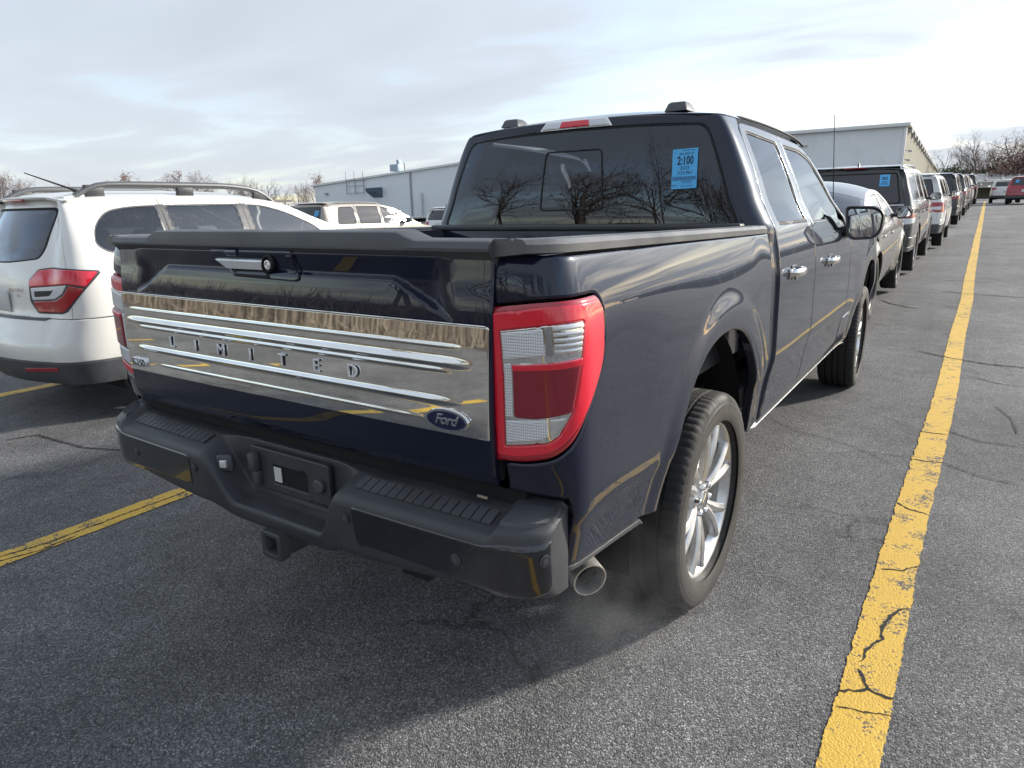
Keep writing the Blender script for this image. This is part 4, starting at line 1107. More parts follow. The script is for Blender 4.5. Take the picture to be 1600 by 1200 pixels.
panel('bonnet', TT, rnd([(-.99, 2.96), (.99, 2.96), (.99, 4.60), (-.99, 4.60)], .02, 3), 'navy', T, su=.08, sv=.06, edge=.004, flange=.02, ref=(0, 1.4, .6))
finish('cowl', box(0, 2.93, 1.275, 1.7, .10, .05, .01), 'plastic', T)
for s in (1, -1):
    pts = [(s*(.976 - float(T_LOW(z)) + .004), y, z + .003) for y, z in [(y, float(Pch(t_zr)(y))) for y in np.linspace(.95, 2.12, 16)]]
    finish('roof_molding', tube(pts, [.002] + [.0065]*15, 8), 'black', T)
    k = finish('roof_mount', loft([[(s*.455+a, .83+b, 1.90) for a, b in rnd([(-.055, -.05), (.055, -.05), (.055, .09), (-.055, .09)], .012, 3)],
                                   [(s*.455+a, .83+b, 1.934) for a, b in rnd([(-.042, -.035), (.042, -.035), (.042, .05), (-.042, .05)], .012, 3)],
                                   [(s*.455+a, .83+b, 1.940) for a, b in rnd([(-.034, -.026), (.034, -.026), (.034, .04), (-.034, .04)], .012, 3)]], True, True, 35), 'plastic_mid', T)
# doors
def dy(pts): return [(cu(y), z) for y, z in pts]
RW = rnd([(.895, 1.392), (1.475, 1.388), (1.475, 1.790), (.985, 1.812), (.940, 1.800)], [.03, .015, .015, .02, .02], 4)
FW_ = rnd([(1.620, 1.385), (2.02, 1.382), (2.16, 1.302), (2.66, 1.292), (2.17, 1.735), (1.98, 1.776), (1.620, 1.786)], [.012, .05, .05, .01, .06, .05, .012], 4)
rd = both('rear_door', CW, dy(rnd([(.796, .502), (1.562, .502), (1.562, 1.832), (1.2, 1.845), (.93, 1.846), (.86, 1.80), (.80, 1.40)], [.02, .01, .01, .1, .06, .05, .05], 4)), 'navy', holes=[dy(RW)], su=.03, edge=.004, flange=.03)
fd = both('front_door', CW, dy(rnd([(1.570, .502), (2.70, .502), (2.735, .75), (2.735, 1.262), (2.22, 1.745), (2.02, 1.812), (1.570, 1.832)], [.01, .03, .1, .02, .10, .08, .01], 4)), 'navy', holes=[dy(FW_)], su=.03, edge=.004, flange=.03)
for k, S in enumerate((CW, mir(CW))):
    for door, w, nm in ((rd[k], RW, 'glass_side'), (fd[k], FW_, 'glass_mid')):
        panel('window_pane', S, dy(w), nm, door, su=.08, edge=.001, flange=0, ref=REF, lift=-.008)
        c = np.mean(w, 0); w2 = [(c[0] + (p[0]-c[0])*.955, c[1] + (p[1]-c[1])*.94) for p in w]
        panel('window_seal', S, dy(w), 'black', door, holes=[dy(w2)], su=.06, edge=.001, flange=.002, ref=REF, lift=-.005)
    sgx = 1 if k == 0 else -1
    for door, yh in ((rd[k], .985), (fd[k], 1.905)):
        zt = 1.172 if yh < 1.5 else 1.158
        x0 = float(CW(np.array([cu(yh)]), np.array([zt]))[0, 0])
        rings = []
        for i in range(15):
            t = i/14; y = yh - .02 + t*.215; o = .012 + .030*math.sin(math.pi*min(1, max(0, (t*1.0))))**.6; h = .020*(1 - .25*abs(2*t-1)**3)
            rings.append([(sgx*(x0 + o + .011*math.cos(a)), y, zt + h*math.sin(a)) for a in [2*math.pi*j/12 for j in range(12)]])
        hd = finish('door_handle', loft(rings, True, True, 60), 'chrome', door)
        finish('handle_base', box(sgx*(x0+.005), yh-.005, zt, .020, .05, .036, .006), 'chrome', hd)
        finish('handle_cup', box(sgx*(x0-.002), yh+.09, zt-.005, .010, .13, .07, .004), 'navy', hd)
        finish('key_cap', tube([(sgx*(x0+.02), yh+.035, zt-.014), (sgx*(x0+.02), yh+.035, zt-.034)], .008, 8), 'chrome', hd)
both('rocker_panel', CW, dy(rnd([(.745, .498), (3.12, .498), (3.10, .462), (.745, .464)], .008, 3)), 'bumper_paint', su=.08, edge=.004, flange=.04)
both('rocker_trim', CW, dy(rnd([(.70, .468), (3.12, .468), (3.12, .460), (.70, .460)], .002, 2)), 'steel', su=.1, edge=.001, flange=.01, lift=.003)
both('cab_corner_gap', lambda u, v: CW(u, v) - np.array([.03, 0, 0])*1.0, dy([(.735, .50), (2.8, .50), (2.8, 1.36), (.735, 1.36)]), 'gap', su=.15, edge=0, flange=0)
both('door_badge', TW, [ty(2.80, .69), ty(3.02, .70), ty(3.02, .712), ty(2.80, .702)], 'chrome', su=.05, edge=.001, flange=.004, lift=.004)
# front end
farch = [(y + UO, z) for y, z in arch_pts(3.70, .50, 1.03, .56, .56)]
both('front_fender', TW, [ty(2.742, .50), ty(3.10, .50)] + farch + [ty(4.24, .56), ty(4.30, .60), ty(4.30, 1.18), ty(4.2, 1.205), ty(3.6, 1.236), ty(3.0, 1.253), ty(2.82, 1.262), ty(2.742, 1.262)], 'navy', su=.03, edge=.004, flange=.03)
ue = TW.u[-1]
both('front_bumper', TW, rnd([ty(4.215, .43), (ue, .40), (ue, .70), ty(4.308, .70), ty(4.308, .58)], .01, 2), 'chrome', su=.06, edge=.006, flange=.04)
both('grille', TW, rnd([(ue-.62, .72), (ue, .72), (ue, 1.14), (ue-.58, 1.14)], .02, 3), 'alloy_dark', su=.06, edge=.004, flange=.03)
both('headlamp', TW, rnd([ty(4.308, .72), (ue-.635, .72), (ue-.60, 1.14), ty(4.308, 1.16)], .02, 3), 'clear_lens', su=.05, edge=.005, flange=.03)
# mirrors
for s in (1, -1):
    mo = [(.945, 1.452), (1.115, 1.446), (1.165, 1.41), (1.158, 1.30), (1.12, 1.252), (1.00, 1.245), (.965, 1.27)]
    mo = np.array(rnd(mo, .03, 4)); c = mo.mean(0)
    rings = []
    for k, y in ((1.0, 2.475), (1.03, 2.485), (1.03, 2.52), (.98, 2.57), (.85, 2.61), (.55, 2.635), (.2, 2.64)):
        rings.append([(s*(c[0] + (p[0]-c[0])*k), y, c[1] + (p[1]-c[1])*k) for p in mo])
    mh = finish('side_mirror', loft([[(s*(c[0] + (p[0]-c[0])*.9), 2.482, c[1] + (p[1]-c[1])*.9) for p in mo]] + rings, True, True, 35), 'plastic', T)
    gl = [(s*(c[0] + (p[0]-c[0])*.87), 2.4785 + .01*(p[0]-c[0]), c[1] + (p[1]-c[1])*.85) for p in mo]
    finish('mirror_glass', raw(gl, [tuple(range(len(gl))) if s < 0 else tuple(range(len(gl)))[::-1]]), 'mirror', mh)
    finish('mirror_cap', loft([[(s*(c[0] + (p[0]-c[0])*k), y, c[1] + (p[1]-c[1])*k) for p in mo] for k, y in ((1.042, 2.518), (1.042, 2.53), (.99, 2.583), (.86, 2.622), (.56, 2.648), (.2, 2.654))], True, True, 35), 'chrome', mh)
    finish('mirror_arm', loft([[(s*(.90), 2.56+a, 1.285+b) for a, b in rnd([(-.05, -.035), (.05, -.035), (.05, .035), (-.05, .035)], .02, 3)], [(s*1.0, 2.55+a*.9, 1.31+b) for a, b in rnd([(-.05, -.035), (.05, -.035), (.05, .035), (-.05, .035)], .02, 3)]], True, True, 35), 'plastic', mh)
    finish('mirror_sail', raw([(s*.917, 2.40, 1.30), (s*.917, 2.70, 1.285), (s*.875, 2.55, 1.44), (s*.930, 2.40, 1.30), (s*.930, 2.70, 1.285), (s*.888, 2.55, 1.44)], [(0, 1, 2), (3, 5, 4), (0, 3, 4, 1), (1, 4, 5, 2), (2, 5, 3, 0)]), 'plastic', mh)
ra = finish('antenna', tube([(.80, 2.94, 1.26), (.80, 2.90, 1.45), (.80, 2.65, 2.017)], [.006, .0035, .002], 6), 'black', T)
# window sticker
def on_glass(u, z, d): 
    p = CW(np.array([u]), np.array([z]))[0]; a = CW(np.array([u+.005]), np.array([z]))[0] - p; b = CW(np.array([u]), np.array([z+.005]))[0] - p
    n = np.cross(b, a)*-1; n /= np.linalg.norm(n); a /= np.linalg.norm(a); b = np.cross(n, a)
    if n[1] > 0: n = -n; b = -b
    return p + n*d, a, np.cross(n, a), n
STU = .676
p0, ax, ay, an = on_glass(STU, 1.640, .003)
rot = Matrix.Rotation(rad(1.6), 3, Vector(an))
ax = np.array(rot @ Vector(ax)); ay = np.array(rot @ Vector(ay))
def sm(dx, dy_, d=.0): return frame_mtx(p0 + ax*dx + ay*dy_ + an*d, ax, ay, an)
me = box(0, 0, 0, .112, .170, .0010); me.transform(sm(0, 0))
st = tag(finish('window_sticker', me, 'blue_sticker'), 'blue paper sale sticker reading 2:100 on the pickup rear window', 'sticker')
def stx(s, x, y, size, name='print_line', m='ink', **k): return text(s, size, m, st, name, sm(x, y, .0009), extr=.0002, **k)
stx('Sale 2025 47', .006, .064, .0135, sx=.92)
stx('2:100', .002, .034, .050, bevel=.0010, sx=.62, spacing=1.05)
stx('2023', .0, .003, .020, sx=1.05)
stx('X33,961', .002, -.0175, .020, sx=1.0)
stx('III', -.046, .071, .008, m='ink_soft'); stx('OLA', -.044, -.070, .010)
for i in range(26):
    me = box(0, 0, 0, .0022 if i % 3 else .0034, .016, .0003); me.transform(sm(-.050 + i*.004, -.041, .0009)); finish('barcode_bar', me, 'ink_soft', st)
for i, (w_, y) in enumerate([(.052, -.053), (.040, -.060), (.055, -.074), (.06, .078)]):
    me = box(0, 0, 0, w_, .0028, .0003); me.transform(sm(.014, y, .0009)); finish('print_rule', me, 'ink_soft', st)

# ---- cabin
def seat(x, y, z, m='interior'):
    s_ = finish('seat', join(box(x, y, z+.28, .50, .16, .60, .05, rot=Matrix.Rotation(-.18, 3, 'X')), box(x, y+.26, z-.03, .50, .52, .16, .05)), m, T)
    finish('headrest', box(x, y-.075, z+.685, .27, .10, .19, .04), m, s_)
seat(-.42, 1.72, .92); seat(.42, 1.72, .92)
rb_ = finish('rear_bench', join(box(0, .86, 1.20, 1.45, .16, .60, .05, rot=Matrix.Rotation(-.12, 3, 'X')), box(0, 1.12, .90, 1.45, .5, .16, .05)), 'interior', T)
for x in (-.5, 0, .5): finish('headrest', box(x, .81, 1.515, .25, .09, .14, .035), 'interior', rb_)
finish('dashboard', box(0, 2.62, 1.14, 1.6, .45, .28, .06), 'interior', T)
tor = []
for i in range(25):
    a = 2*math.pi*i/24; tor.append((-.42 + .19*math.cos(a), 2.30 + .08*math.sin(a), 1.26 + .17*math.sin(a)))
finish('steering_wheel', tube(tor, .015, 8, caps=False), 'interior', T)
finish('cabin_floor', box(0, 1.7, .62, 1.7, 2.1, .10), 'interior', T)
finish('headliner', box(0, 1.36, 1.845, 1.20, 1.30, .02), 'interior_tan', T)
finish('rear_mirror', box(.0, 2.30, 1.62, .22, .03, .06, .01), 'interior', T)
# ---- chassis
finish('underbody', join(box(0, 1.9, .66, 1.5, 4.9, .14), box(.42, 1.6, .53, .10, 5.3, .16), box(-.42, 1.6, .53, .10, 5.3, .16), box(0, 3.75, .70, 1.2, 1.0, .5)), 'black', T)
finish('rear_axle', join(tube([(-.72, 0, .41), (.72, 0, .41)], .055, 10), box(0, 0, .41, .26, .26, .26, .08)), 'rust', T)
finish('front_axle', tube([(-.70, 3.70, .40), (.70, 3.70, .40)], .05, 10), 'rust', T)
for s in (1, -1):
    for yc, rr in ((-.04, .575), (3.70, .545)):
        rings = [[(s*x, yc + rr*math.cos(a), .47 + rr*1.04*math.sin(a)) for a in np.linspace(-.15, math.pi+.15, 28)] for x in (.55, .90)]
        finish('wheel_well', loft(rings, False, False, 60), 'black', T)
        rings = [[(s*.55, yc + k*rr*math.cos(a), .47 + k*rr*1.04*math.sin(a)) for a in np.linspace(-.15, math.pi+.15, 28)] for k in (1, .05)]
        finish('wheel_well_wall', loft(rings, False, False, 60), 'black', T)

# ---- wheels
def tyre_mesh(R, wd, rr, n=210, tread=True, notch=.006):
    h = wd/2
    prof = [(-h*.72, rr-.002, 0), (-h*.86, rr+.010, 0), (-h*.985, rr+(R-rr)*.38, 0), (-h, rr+(R-rr)*.55, 0), (-h*.96, rr+(R-rr)*.80, 0), (-h*.90, R-.012, 1), (-h*.80, R-.004, 1), (-h*.56, R-.001, 1), (-h*.55, R-.010, 0), (-h*.48, R-.010, 0), (-h*.47, R, 2), (-h*.20, R, 2), (-h*.19, R-.010, 0), (-h*.11, R-.010, 0), (-h*.10, R, 0)]
    prof = prof + [(-x, r, t) for x, r, t in prof[::-1]]
    rings = []
    for x, r, t in prof:
        ring = []
        for k in range(n):
            a = 2*math.pi*k/n; q = r
            if tread and t == 1 and k % 4 == 0: q -= notch
            if tread and t == 2 and (k+1) % 4 == 0: q -= notch*.6
            ring.append((x, q*math.cos(a), q*math.sin(a)))
        rings.append(ring)
    return loft(rings, True, False, 30)
def spoke(r0, r1, a0, a1, w0, w1, x0, x1, d, ridge=.008):
    """tapered, ridged wheel spoke from hub to rim"""
    rings = []
    for i in range(7):
        t = i/6; r = r0 + (r1-r0)*t; a = a0 + (a1-a0)*t; w = w0 + (w1-w0)*t; x = x0 + (x1-x0)*t + .012*math.sin(math.pi*t)
        c, s_ = math.cos(a), math.sin(a)
        sec = [(x-d, -w*.5), (x-.006, -w*.5), (x, -w*.40), (x+ridge, 0), (x, w*.40), (x-.006, w*.5), (x-d, w*.5)]
        rings.append([(xx, r*c - q*s_, r*s_ + q*c) for xx, q in sec])
    return loft(rings, True, True, 22)
TYRE = tyre_mesh(.412, .272, .296, 320, True, .0035)
SIDE = lathe_x([(.128, .306), (.1335, .318), (.1365, .345), (.1345, .372), (.1325, .374), (.134, .345), (.130, .318)], 96, 40)
LIP = lathe_x([(.066, .262), (.084, .274), (.096, .284), (.101, .294), (.1035, .302), (.101, .306), (.092, .304)], 96, 40)
BARREL = lathe_x([(.084, .274), (.06, .266), (-.02, .250), (-.09, .262), (-.11, .285)], 72, 60)
SPK = spoke(.055, .272, rad(0), rad(9.5), .040, .044, .070, .086, .045, .010)
HUB = lathe_x([(.035, .085), (.062, .082), (.074, .070), (.080, .048), (.088, .046), (.091, .038), (.092, .0001)], 40, 30)
NUT = tube([(.070, 0, 0), (.094, 0, 0), (.099, 0, 0)], [.0125, .0125, .008], 6, 30)
DISCM = lathe_x([(.01, .06), (.01, .17), (.03, .17), (.03, .06)], 48, 30)
def truck_wheel(s, y, steer=0., spin=0.):
    wl_ = sub('wheel', T, (s*.838, y, .412), (spin, 0, steer if s > 0 else math.pi + steer))
    def pc(nm, me, m, rx=0):
        if m and not me.materials: me.materials.append(M[m])
        o = bpy.data.objects.new(nm, me); COL.objects.link(o); o.parent = wl_; o.rotation_euler = (rx, 0, 0); return o
    pc('tyre', TYRE, 'rubber'); pc('tyre_sidewall', SIDE, 'rubber_brown'); pc('rim_lip', LIP, 'alloy'); pc('rim_barrel', BARREL, 'alloy_mid'); pc('hub', HUB, 'alloy'); pc('brake_disc', DISCM, 'steel')
    for k in range(6):
        a = 2*math.pi*k/6
        o = pc('spoke', SPK, 'alloy', a)
        o = pc('spoke', SPKM, 'alloy', a)
        q = bpy.data.objects.new('wheel_nut', NUT); COL.objects.link(q); q.parent = wl_
        if not NUT.materials: NUT.materials.append(M['chrome'])
        q.location = (0, .0575*math.cos(a+.52), .0575*math.sin(a+.52))
    pc('centre_cap', CAPM, 'chrome')
SPKM = spoke(.050, .284, rad(-4.5), rad(-11.5), .032, .040, .074, .095, .026, .006)
SPK = spoke(.050, .284, rad(4.5), rad(11.5), .032, .040, .074, .095, .026, .006)
WEB = None
CAPM = lathe_x([(.088, .034), (.095, .032), (.097, .024), (.0975, .0001)], 30, 40)
truck_wheel(1, 0, 0, .35); truck_wheel(-1, 0); truck_wheel(1, 3.70, rad(1.5), .1); truck_wheel(-1, 3.70, rad(1.5))
# ================================================================== OTHER VEHICLES
def rim_set(R, kind):
    rr = R*.70
    sp = []
    n = {'five': 5, 'ten': 10, 'multi': 7}[kind]
    for k in range(n):
        a = 2*math.pi*k/n
        if kind == 'ten': sp.append((a, 0, .030, .034))
        else: sp += [(a-.10, -.10, .035, .038), (a+.10, .10, .035, .038)]
    me = join(*[spoke(.04, rr*.96, a, a+da, w0, w1, .055, .062, .035, .006) for a, da, w0, w1 in sp])
    hub = lathe_x([(.02, .075), (.055, .070), (.066, .04), (.068, .0001)], 24, 30)
    lip = lathe_x([(.03, rr*.90), (.068, rr*.945), (.080, rr*1.0), (.076, rr*1.03)], 48, 40)
    barrel = lathe_x([(.06, rr*.93), (-.02, rr*.90), (-.09, rr*.97)], 36, 60)
    tyre = tyre_mesh(R, .225, rr*1.01, 96, True, .004)
    disc_ = lathe_x([(.0, .05), (.0, rr*.62), (.02, rr*.62), (.02, .05)], 32, 30)
    return dict(tyre=tyre, spokes=me, hub=hub, lip=lip, barrel=barrel, disc=disc_)
RIMS = {}
def car_wheel(root, x, y, z, R, kind, m):
    key = (round(R, 3), kind)
    if key not in RIMS: RIMS[key] = rim_set(R, kind)
    r = RIMS[key]
    w = sub('wheel', root, (x, y, z), (0, 0, 0 if x > 0 else math.pi))
    for nm, k, mm in (('tyre', 'tyre', 'rubber'), ('spokes', 'spokes', m), ('hub', 'hub', m), ('rim_lip', 'lip', m), ('rim_barrel', 'barrel', 'alloy_dark'), ('brake_disc', 'disc', 'alloy_dark')):
        o = bpy.data.objects.new(nm, r[k]); COL.objects.link(o); o.parent = w
        if not r[k].materials: r[k].materials.append(M[mm])
        o.material_slots[0].link = 'OBJECT'; o.material_slots[0].material = M[mm]

def plan_curve(w, L, rr, rf, cr, cf, barrel=.02):
    P = []
    yr = cr
    for x in np.linspace(0, w-rr-barrel, 12): P.append((x, cr*(x/(w-rr))**2))
    for t in np.linspace(0, 1, 12)[1:]:
        a = t*math.pi/2; P.append((w-barrel-rr + rr*math.sin(a), yr + rr*1.15*(1-math.cos(a))))
    y0 = yr + rr*1.15; y1 = L - cf - rf*1.3
    for t in np.linspace(0, 1, 24)[1:]:
        P.append((w - barrel + barrel*math.sin(math.pi*t)**.7, y0 + (y1-y0)*t))
    for t in np.linspace(0, 1, 14)[1:]:
        a = t*math.pi/2; P.append((w-barrel-rf + rf*math.cos(a), y1 + rf*1.3*math.sin(a)))
    for x in np.linspace(w-rf-barrel, 0, 12)[1:]: P.append((x, L - cf*(x/(w-rf))**2))
    return P

SUV_SIDE = [(.30, .05), (.45, .025), (.60, .006), (.80, 0), (.95, .008), (1.05, .022), (1.12, .045), (1.3, .105), (1.45, .165), (1.58, .225), (1.70, .30), (1.80, .36), (1.95, .42)]

def car(name, label, cat, x, y, sp, paint, group=None, yaw=0., detail=True):
    """sp: a dictionary of measurements; local y runs forward from the rear bumper"""
    z0 = tz(y + 2.5, x); root = thing(name, label, cat, (x, y, z0), (tslope(y+2.5, x), 0, yaw), group)
    w, L = sp['w'], sp['L']
    sd = Pch(sp.get('side', SUV_SIDE))
    R = sp['R']; yr, yf = sp['yr'], sp['yf']; Ra = R + sp.get('archgap', .055)
    def side(yy, z):
        off = sd(z)
        for yc in (yr, yf):
            r = np.hypot(yy-yc, z-R); off = off - sp.get('flare', .018)*np.exp(-((r-Ra)/.07)**2)*(1-sstep(.9, 1.1, z))
        return off
    wr = Wrap(plan_curve(w, L, sp.get('rr', .22), sp.get('rf', .35), sp.get('cr', .06), sp.get('cf', .12)), side, Pch(sp['rear']), Pch(sp.get('front', [(.3, 0), (1.2, .1)])))
    Uy, Ux = wr.at_y, wr.at_x
    ref = (0, L*.5, .8); su = sp.get('su', .06)
    zrp = Pch(sp['zr']); zb, zm, zs = sp['zb'], sp['zbump'], sp['sill']
    ymin = sp['zr'][0][0]
    yd = sp['doors']                       # rear-door rear edge, middle, front-door front edge
    us = Ux(sp['seam'])                    # liftgate seam on the rear corner
    g = .003
    def sides(nm, poly, m, holes=(), **k):
        a = dict(su=su, edge=.003, flange=.02, ref=ref); a.update(k)
        o = panel(nm, wr, poly, m, root, holes=holes, **a)
        return o, mirrored(o, root)
    def arc(yc, lo_rear, lo_front, y_from=-9, y_to=9, n=22):
        pts = []
        a0 = math.pi - math.asin(max(-.9, min(1, (lo_rear-R)/Ra))); a1 = math.asin(max(-.9, min(1, (lo_front-R)/Ra)))
        for i in range(n+1):
            a = a0 + (a1-a0)*i/n; p = (yc + Ra*math.cos(a), R + Ra*math.sin(a))
            if y_from-1e-6 <= p[0] <= y_to+1e-6: pts.append(p)
        return pts
    def sy(p): return [(Uy(a), b) for a, b in p]
    def roofline(a, b, n=14): return [(Uy(q), float(zrp(q))) for q in np.linspace(a, b, n)]
    wins = sp['windows']
    gm = sp.get('glass', ('glass_dark',)*3)
    def clipz(yq):                          # height of the arch at y
        d = abs(yq-yr)
        return R + math.sqrt(max(0, Ra*Ra-d*d)) if d < Ra else zs
    # quarter panel
    ze = min(zm, R + .72*Ra); ybe = yr - math.sqrt(Ra*Ra - (ze-R)**2)
    qa = arc(yr, ze+.004, zs, y_to=yd[0]-g)
    q = [(us+.004, zm+.004)] + ([(Uy(ybe+.004), zm+.004)] if ze < zm else []) + sy(qa) + ([(Uy(yd[0]-g), zs)] if qa[-1][1] <= zs+.02 else []) + [(Uy(yd[0]-g), float(zrp(yd[0])))] + roofline(yd[0]-.05, ymin+.05) + [(us+.004, float(zrp(ymin)))]
    h = [sy(wins[0])] if wins[0] else []
    qp = sides('quarter_panel', q, paint, h)
    zc0 = clipz(yd[0]+g)
    da = arc(yr, ze, zs, y_from=yd[0]+g)
    q = (sy(da) if len(da) > 1 else []) + [(Uy(max(yd[0]+g, da[-1][0] if da else -9)), zs), (Uy(yd[1]-g), zs), (Uy(yd[1]-g), float(zrp(yd[1])))] + roofline(yd[1]-.06, yd[0]+.06) + [(Uy(yd[0]+g), float(zrp(yd[0])))]
    rdp = sides('rear_door', q, paint, [sy(wins[1])])
    wf = wins[2]; ya = sp['apillar']          # where the roofline dives to the belt
    q = [(Uy(yd[1]+g), zs), (Uy(yd[2]-g), zs), (Uy(yd[2]-g), float(zrp(yd[2])))] + roofline(yd[2]-.05, yd[1]+.06, 22) + [(Uy(yd[1]+g), float(zrp(yd[1])))]
    fdp = sides('front_door', q, paint, [sy(wf)])
    # glass
    for panes, poly, gk in ((qp, wins[0], gm[0]), (rdp, wins[1], gm[1]), (fdp, wins[2], gm[2])):
        if not poly: continue
        for S, pr in ((wr, panes[0]),):
            mirrored(panel('window_pane', S, sy(poly), gk, pr, su=su*1.6, edge=.001, flange=0, ref=ref, lift=-.004), panes[1])
            if detail:
                c = np.mean(poly, 0); in_ = [(c[0]+(p[0]-c[0])*.965, c[1]+(p[1]-c[1])*.93) for p in poly]
                mirrored(panel('window_trim', S, sy(poly), sp.get('trim', 'black'), pr, holes=[sy(in_)], su=su*1.6, edge=.001, flange=.002, ref=ref, lift=-.001), panes[1])
    if wins[1] and wins[2] and detail:
        zp0 = min(p[1] for p in wins[1])+.005; zp1 = max(p[1] for p in wins[1])
        gaps = [(max(p[0] for p in wins[1]), min(p[0] for p in wins[2]), (rdp, fdp), yd[1])] + ([(max(p[0] for p in wins[0]), min(p[0] for p in wins[1]), (qp, rdp), yd[0])] if wins[0] else [])
        for a, b, own, ys_ in gaps:
            for lo, hi, ow in ((a, ys_-g*1.3, own[0]), (ys_+g*1.3, b, own[1])):
                if hi-lo > .008:
                    for S, pr in ((wr, ow[0]), (mir(wr), ow[1])): panel('pillar_trim', S, sy([(lo, zp0), (hi, zp0), (hi, zp1), (lo, zp1)]), sp.get('trim2', 'plastic_mid'), pr, su=su*1.6, edge=.001, flange=0, ref=ref, lift=.0015)
    # front fender and nose
    yn = L - .42
    fa = arc(yf, zs, zs+.04)
    q = [(Uy(yd[2]+g), zs)] + sy(fa) + [(Uy(yn-g), zs+.10), (Uy(yn-g), float(zrp(yn)))] + roofline(yn-.05, yd[2]+.06) + [(Uy(yd[2]+g), float(zrp(yd[2])))]
    sides('front_fender', q, paint)
    ue = wr.u[-1]; zh = float(zrp(yn))
    sides('front_bumper', [(Uy(yn+g), zs+.09), (ue, zb-.02), (ue, zh-.04), (Uy(yn+g), zh)], paint, edge=.004)
    sides('headlamp', rnd([(Uy(yn+.03), zh-.24), (Uy(yn+.03)+.34, zh-.22), (Uy(yn+.03)+.34, zh-.08), (Uy(yn+.03), zh-.06)], .02, 2), 'clear_lens', lift=.006, edge=.004)
    # rear: liftgate or boot lid
    zt = sp['ztop']
    top = [(u, zt - sp.get('ctop', .03)*(u/us)**2) for u in np.linspace(us, -us, 15)]
    lgp = [(-us, zm+.004), (us, zm+.004)] + top
    rw = sp.get('rwin')
    lgo = panel('liftgate' if rw else 'boot_lid', wr, lgp, paint, root, holes=[rw(Ux)] if rw else [], su=su, edge=.003, flange=.02, ref=ref)
    if rw:
        panel('rear_window', wr, rw(Ux), sp.get('rglass', 'glass_dark'), lgo, su=su*1.5, edge=.001, flange=0, ref=ref, lift=-.003)
        pl_ = np.array(rw(Ux)); c = pl_.mean(0)
        panel('window_seal', wr, pl_.tolist(), 'black', lgo, holes=[[(c[0]+(p[0]-c[0])*.965, c[1]+(p[1]-c[1])*.93) for p in pl_]], su=su*1.5, edge=.001, flange=.002, ref=ref, lift=-.001)
    # rear bumper
    edge_pts = [(Uy(a), b) for a, b in arc(yr, zb+.10, ze) if b < ze and a < yr]
    zmid = sp.get('clad', zb)
    def bump(nm, lo, hi, m, lift=0.):
        right = [(u, z) for u, z in edge_pts if lo+.002 < z < hi-.002]
        r_end = lambda z: Uy(yr - math.sqrt(max(.0001, Ra*Ra - (min(z, ze)-R)**2)))
        pts = [(r_end(lo), lo)] + right + [(r_end(hi), hi)]
        return panel(nm, wr, pts + [(-u, z) for u, z in pts[::-1]], m, root, su=su, edge=.006, flange=.03, ref=ref, lift=lift)
    rb = bump('rear_bumper', max(zmid, zb)+.002, zm, paint, .006)
    if zmid > zb: rc = bump('lower_cladding', zb, zmid-.002, 'plastic_mid', .006)
    # tail lamps
    for poly, m, lift in sp['lamps'](Uy, Ux):
        for S in (wr, mir(wr)):
            panel('tail_lamp', S, poly, m, root, su=su*.6, edge=.004, flange=.012, ref=ref, lift=lift)
    for poly, m, lift in (sp['bands'](Uy, Ux) if 'bands' in sp else []):
        panel('rear_trim', wr, poly, m, root, su=su, edge=.002, flange=.01, ref=ref, lift=lift)
    # roof, windscreen, bonnet (and boot for saloons)
    TP = Top(sp['zc'], sp['zr'], lambda yy, z: w - sd(z) - sp.get('nose', .10)*sstep(L-.9, L, yy) - sp.get('tailin', .0)*(1-sstep(0, .6, yy)), sp.get('crown', 2.6))
    for nm, a, b, m in sp['tops']:
        k = 1.0 if m not in ('glass_light', 'glass_dark', 'glass_mid') else .94
        panel(nm, TP, [(-k, a), (k, a), (k, b), (-k, b)], paint if m == 'P' else m, root, su=.12, sv=su, edge=.002, flange=.015, ref=(0, L*.5, .4))
        if k < 1:
            for s in (1, -1): panel('pillar', TP, [(s*k, a), (s*1.0, a), (s*1.0, b), (s*k, b)] if s > 0 else [(-1, a), (-k, a), (-k, b), (-1, b)], paint, root, su=.12, sv=su, edge=.002, flange=.015, ref=(0, L*.5, .4))
    # chassis, cabin
    finish('underbody', box(0, L*.5, (zs+.12)/2+.16, w*1.5, L*.86, .24), 'black', root)
    by = sp.get('cab', (yd[0]-.7, yd[2]-.2))
    if gm[2] != 'glass_dark':
        seats = [box(s*.38, yq, .92, .50, .16, .58, .05, rot=Matrix.Rotation(-.2, 3, 'X')) for s in (1, -1) for yq in sp['seats']]
        heads = [box(s*.38, yq-.10, 1.30, .26, .10, .17, .04) for s in (1, -1) for yq in sp['seats']]
        so_ = finish('seats', join(*seats), 'interior_tan', root); finish('headrests', join(*heads), 'interior_tan', so_)
        finish('cabin_tub', box(0, (by[0]+by[1])/2, .62, w*1.6, by[1]-by[0], .5), 'interior', root)
        finish('headliner', box(0, (by[0]+by[1])/2+.1, float(zrp(yd[1]))-.03, w*1.1, (by[1]-by[0])*.7, .02), 'interior_tan', root)
        finish('dashboard', box(0, yd[2]-.05, .92, w*1.5, .4, .2, .05), 'interior', root)
    else:
        finish('cabin_core', box(0, (by[0]+by[1])/2, .85, w*1.45, by[1]-by[0], .7), 'black', root)
    for s in (1, -1):
        for yc in (yr, yf):
            car_wheel(root, s*(w-.115), yc, R, R, sp.get('rim', 'five'), sp.get('rimmat', 'alloy'))
            rings = [[(s*xx, yc + (Ra+.02)*math.cos(a), R + (Ra+.02)*math.sin(a)) for a in np.linspace(-.3, math.pi+.3, 20)] for xx in (w*.5, w-.06)]
            finish('wheel_well', loft(rings, False, False, 60), 'black', root)
    # mirrors and handles
    ym = yd[2]-.28; zmr = sp.get('zmirror', float(zrp(yd[2]))+.02)
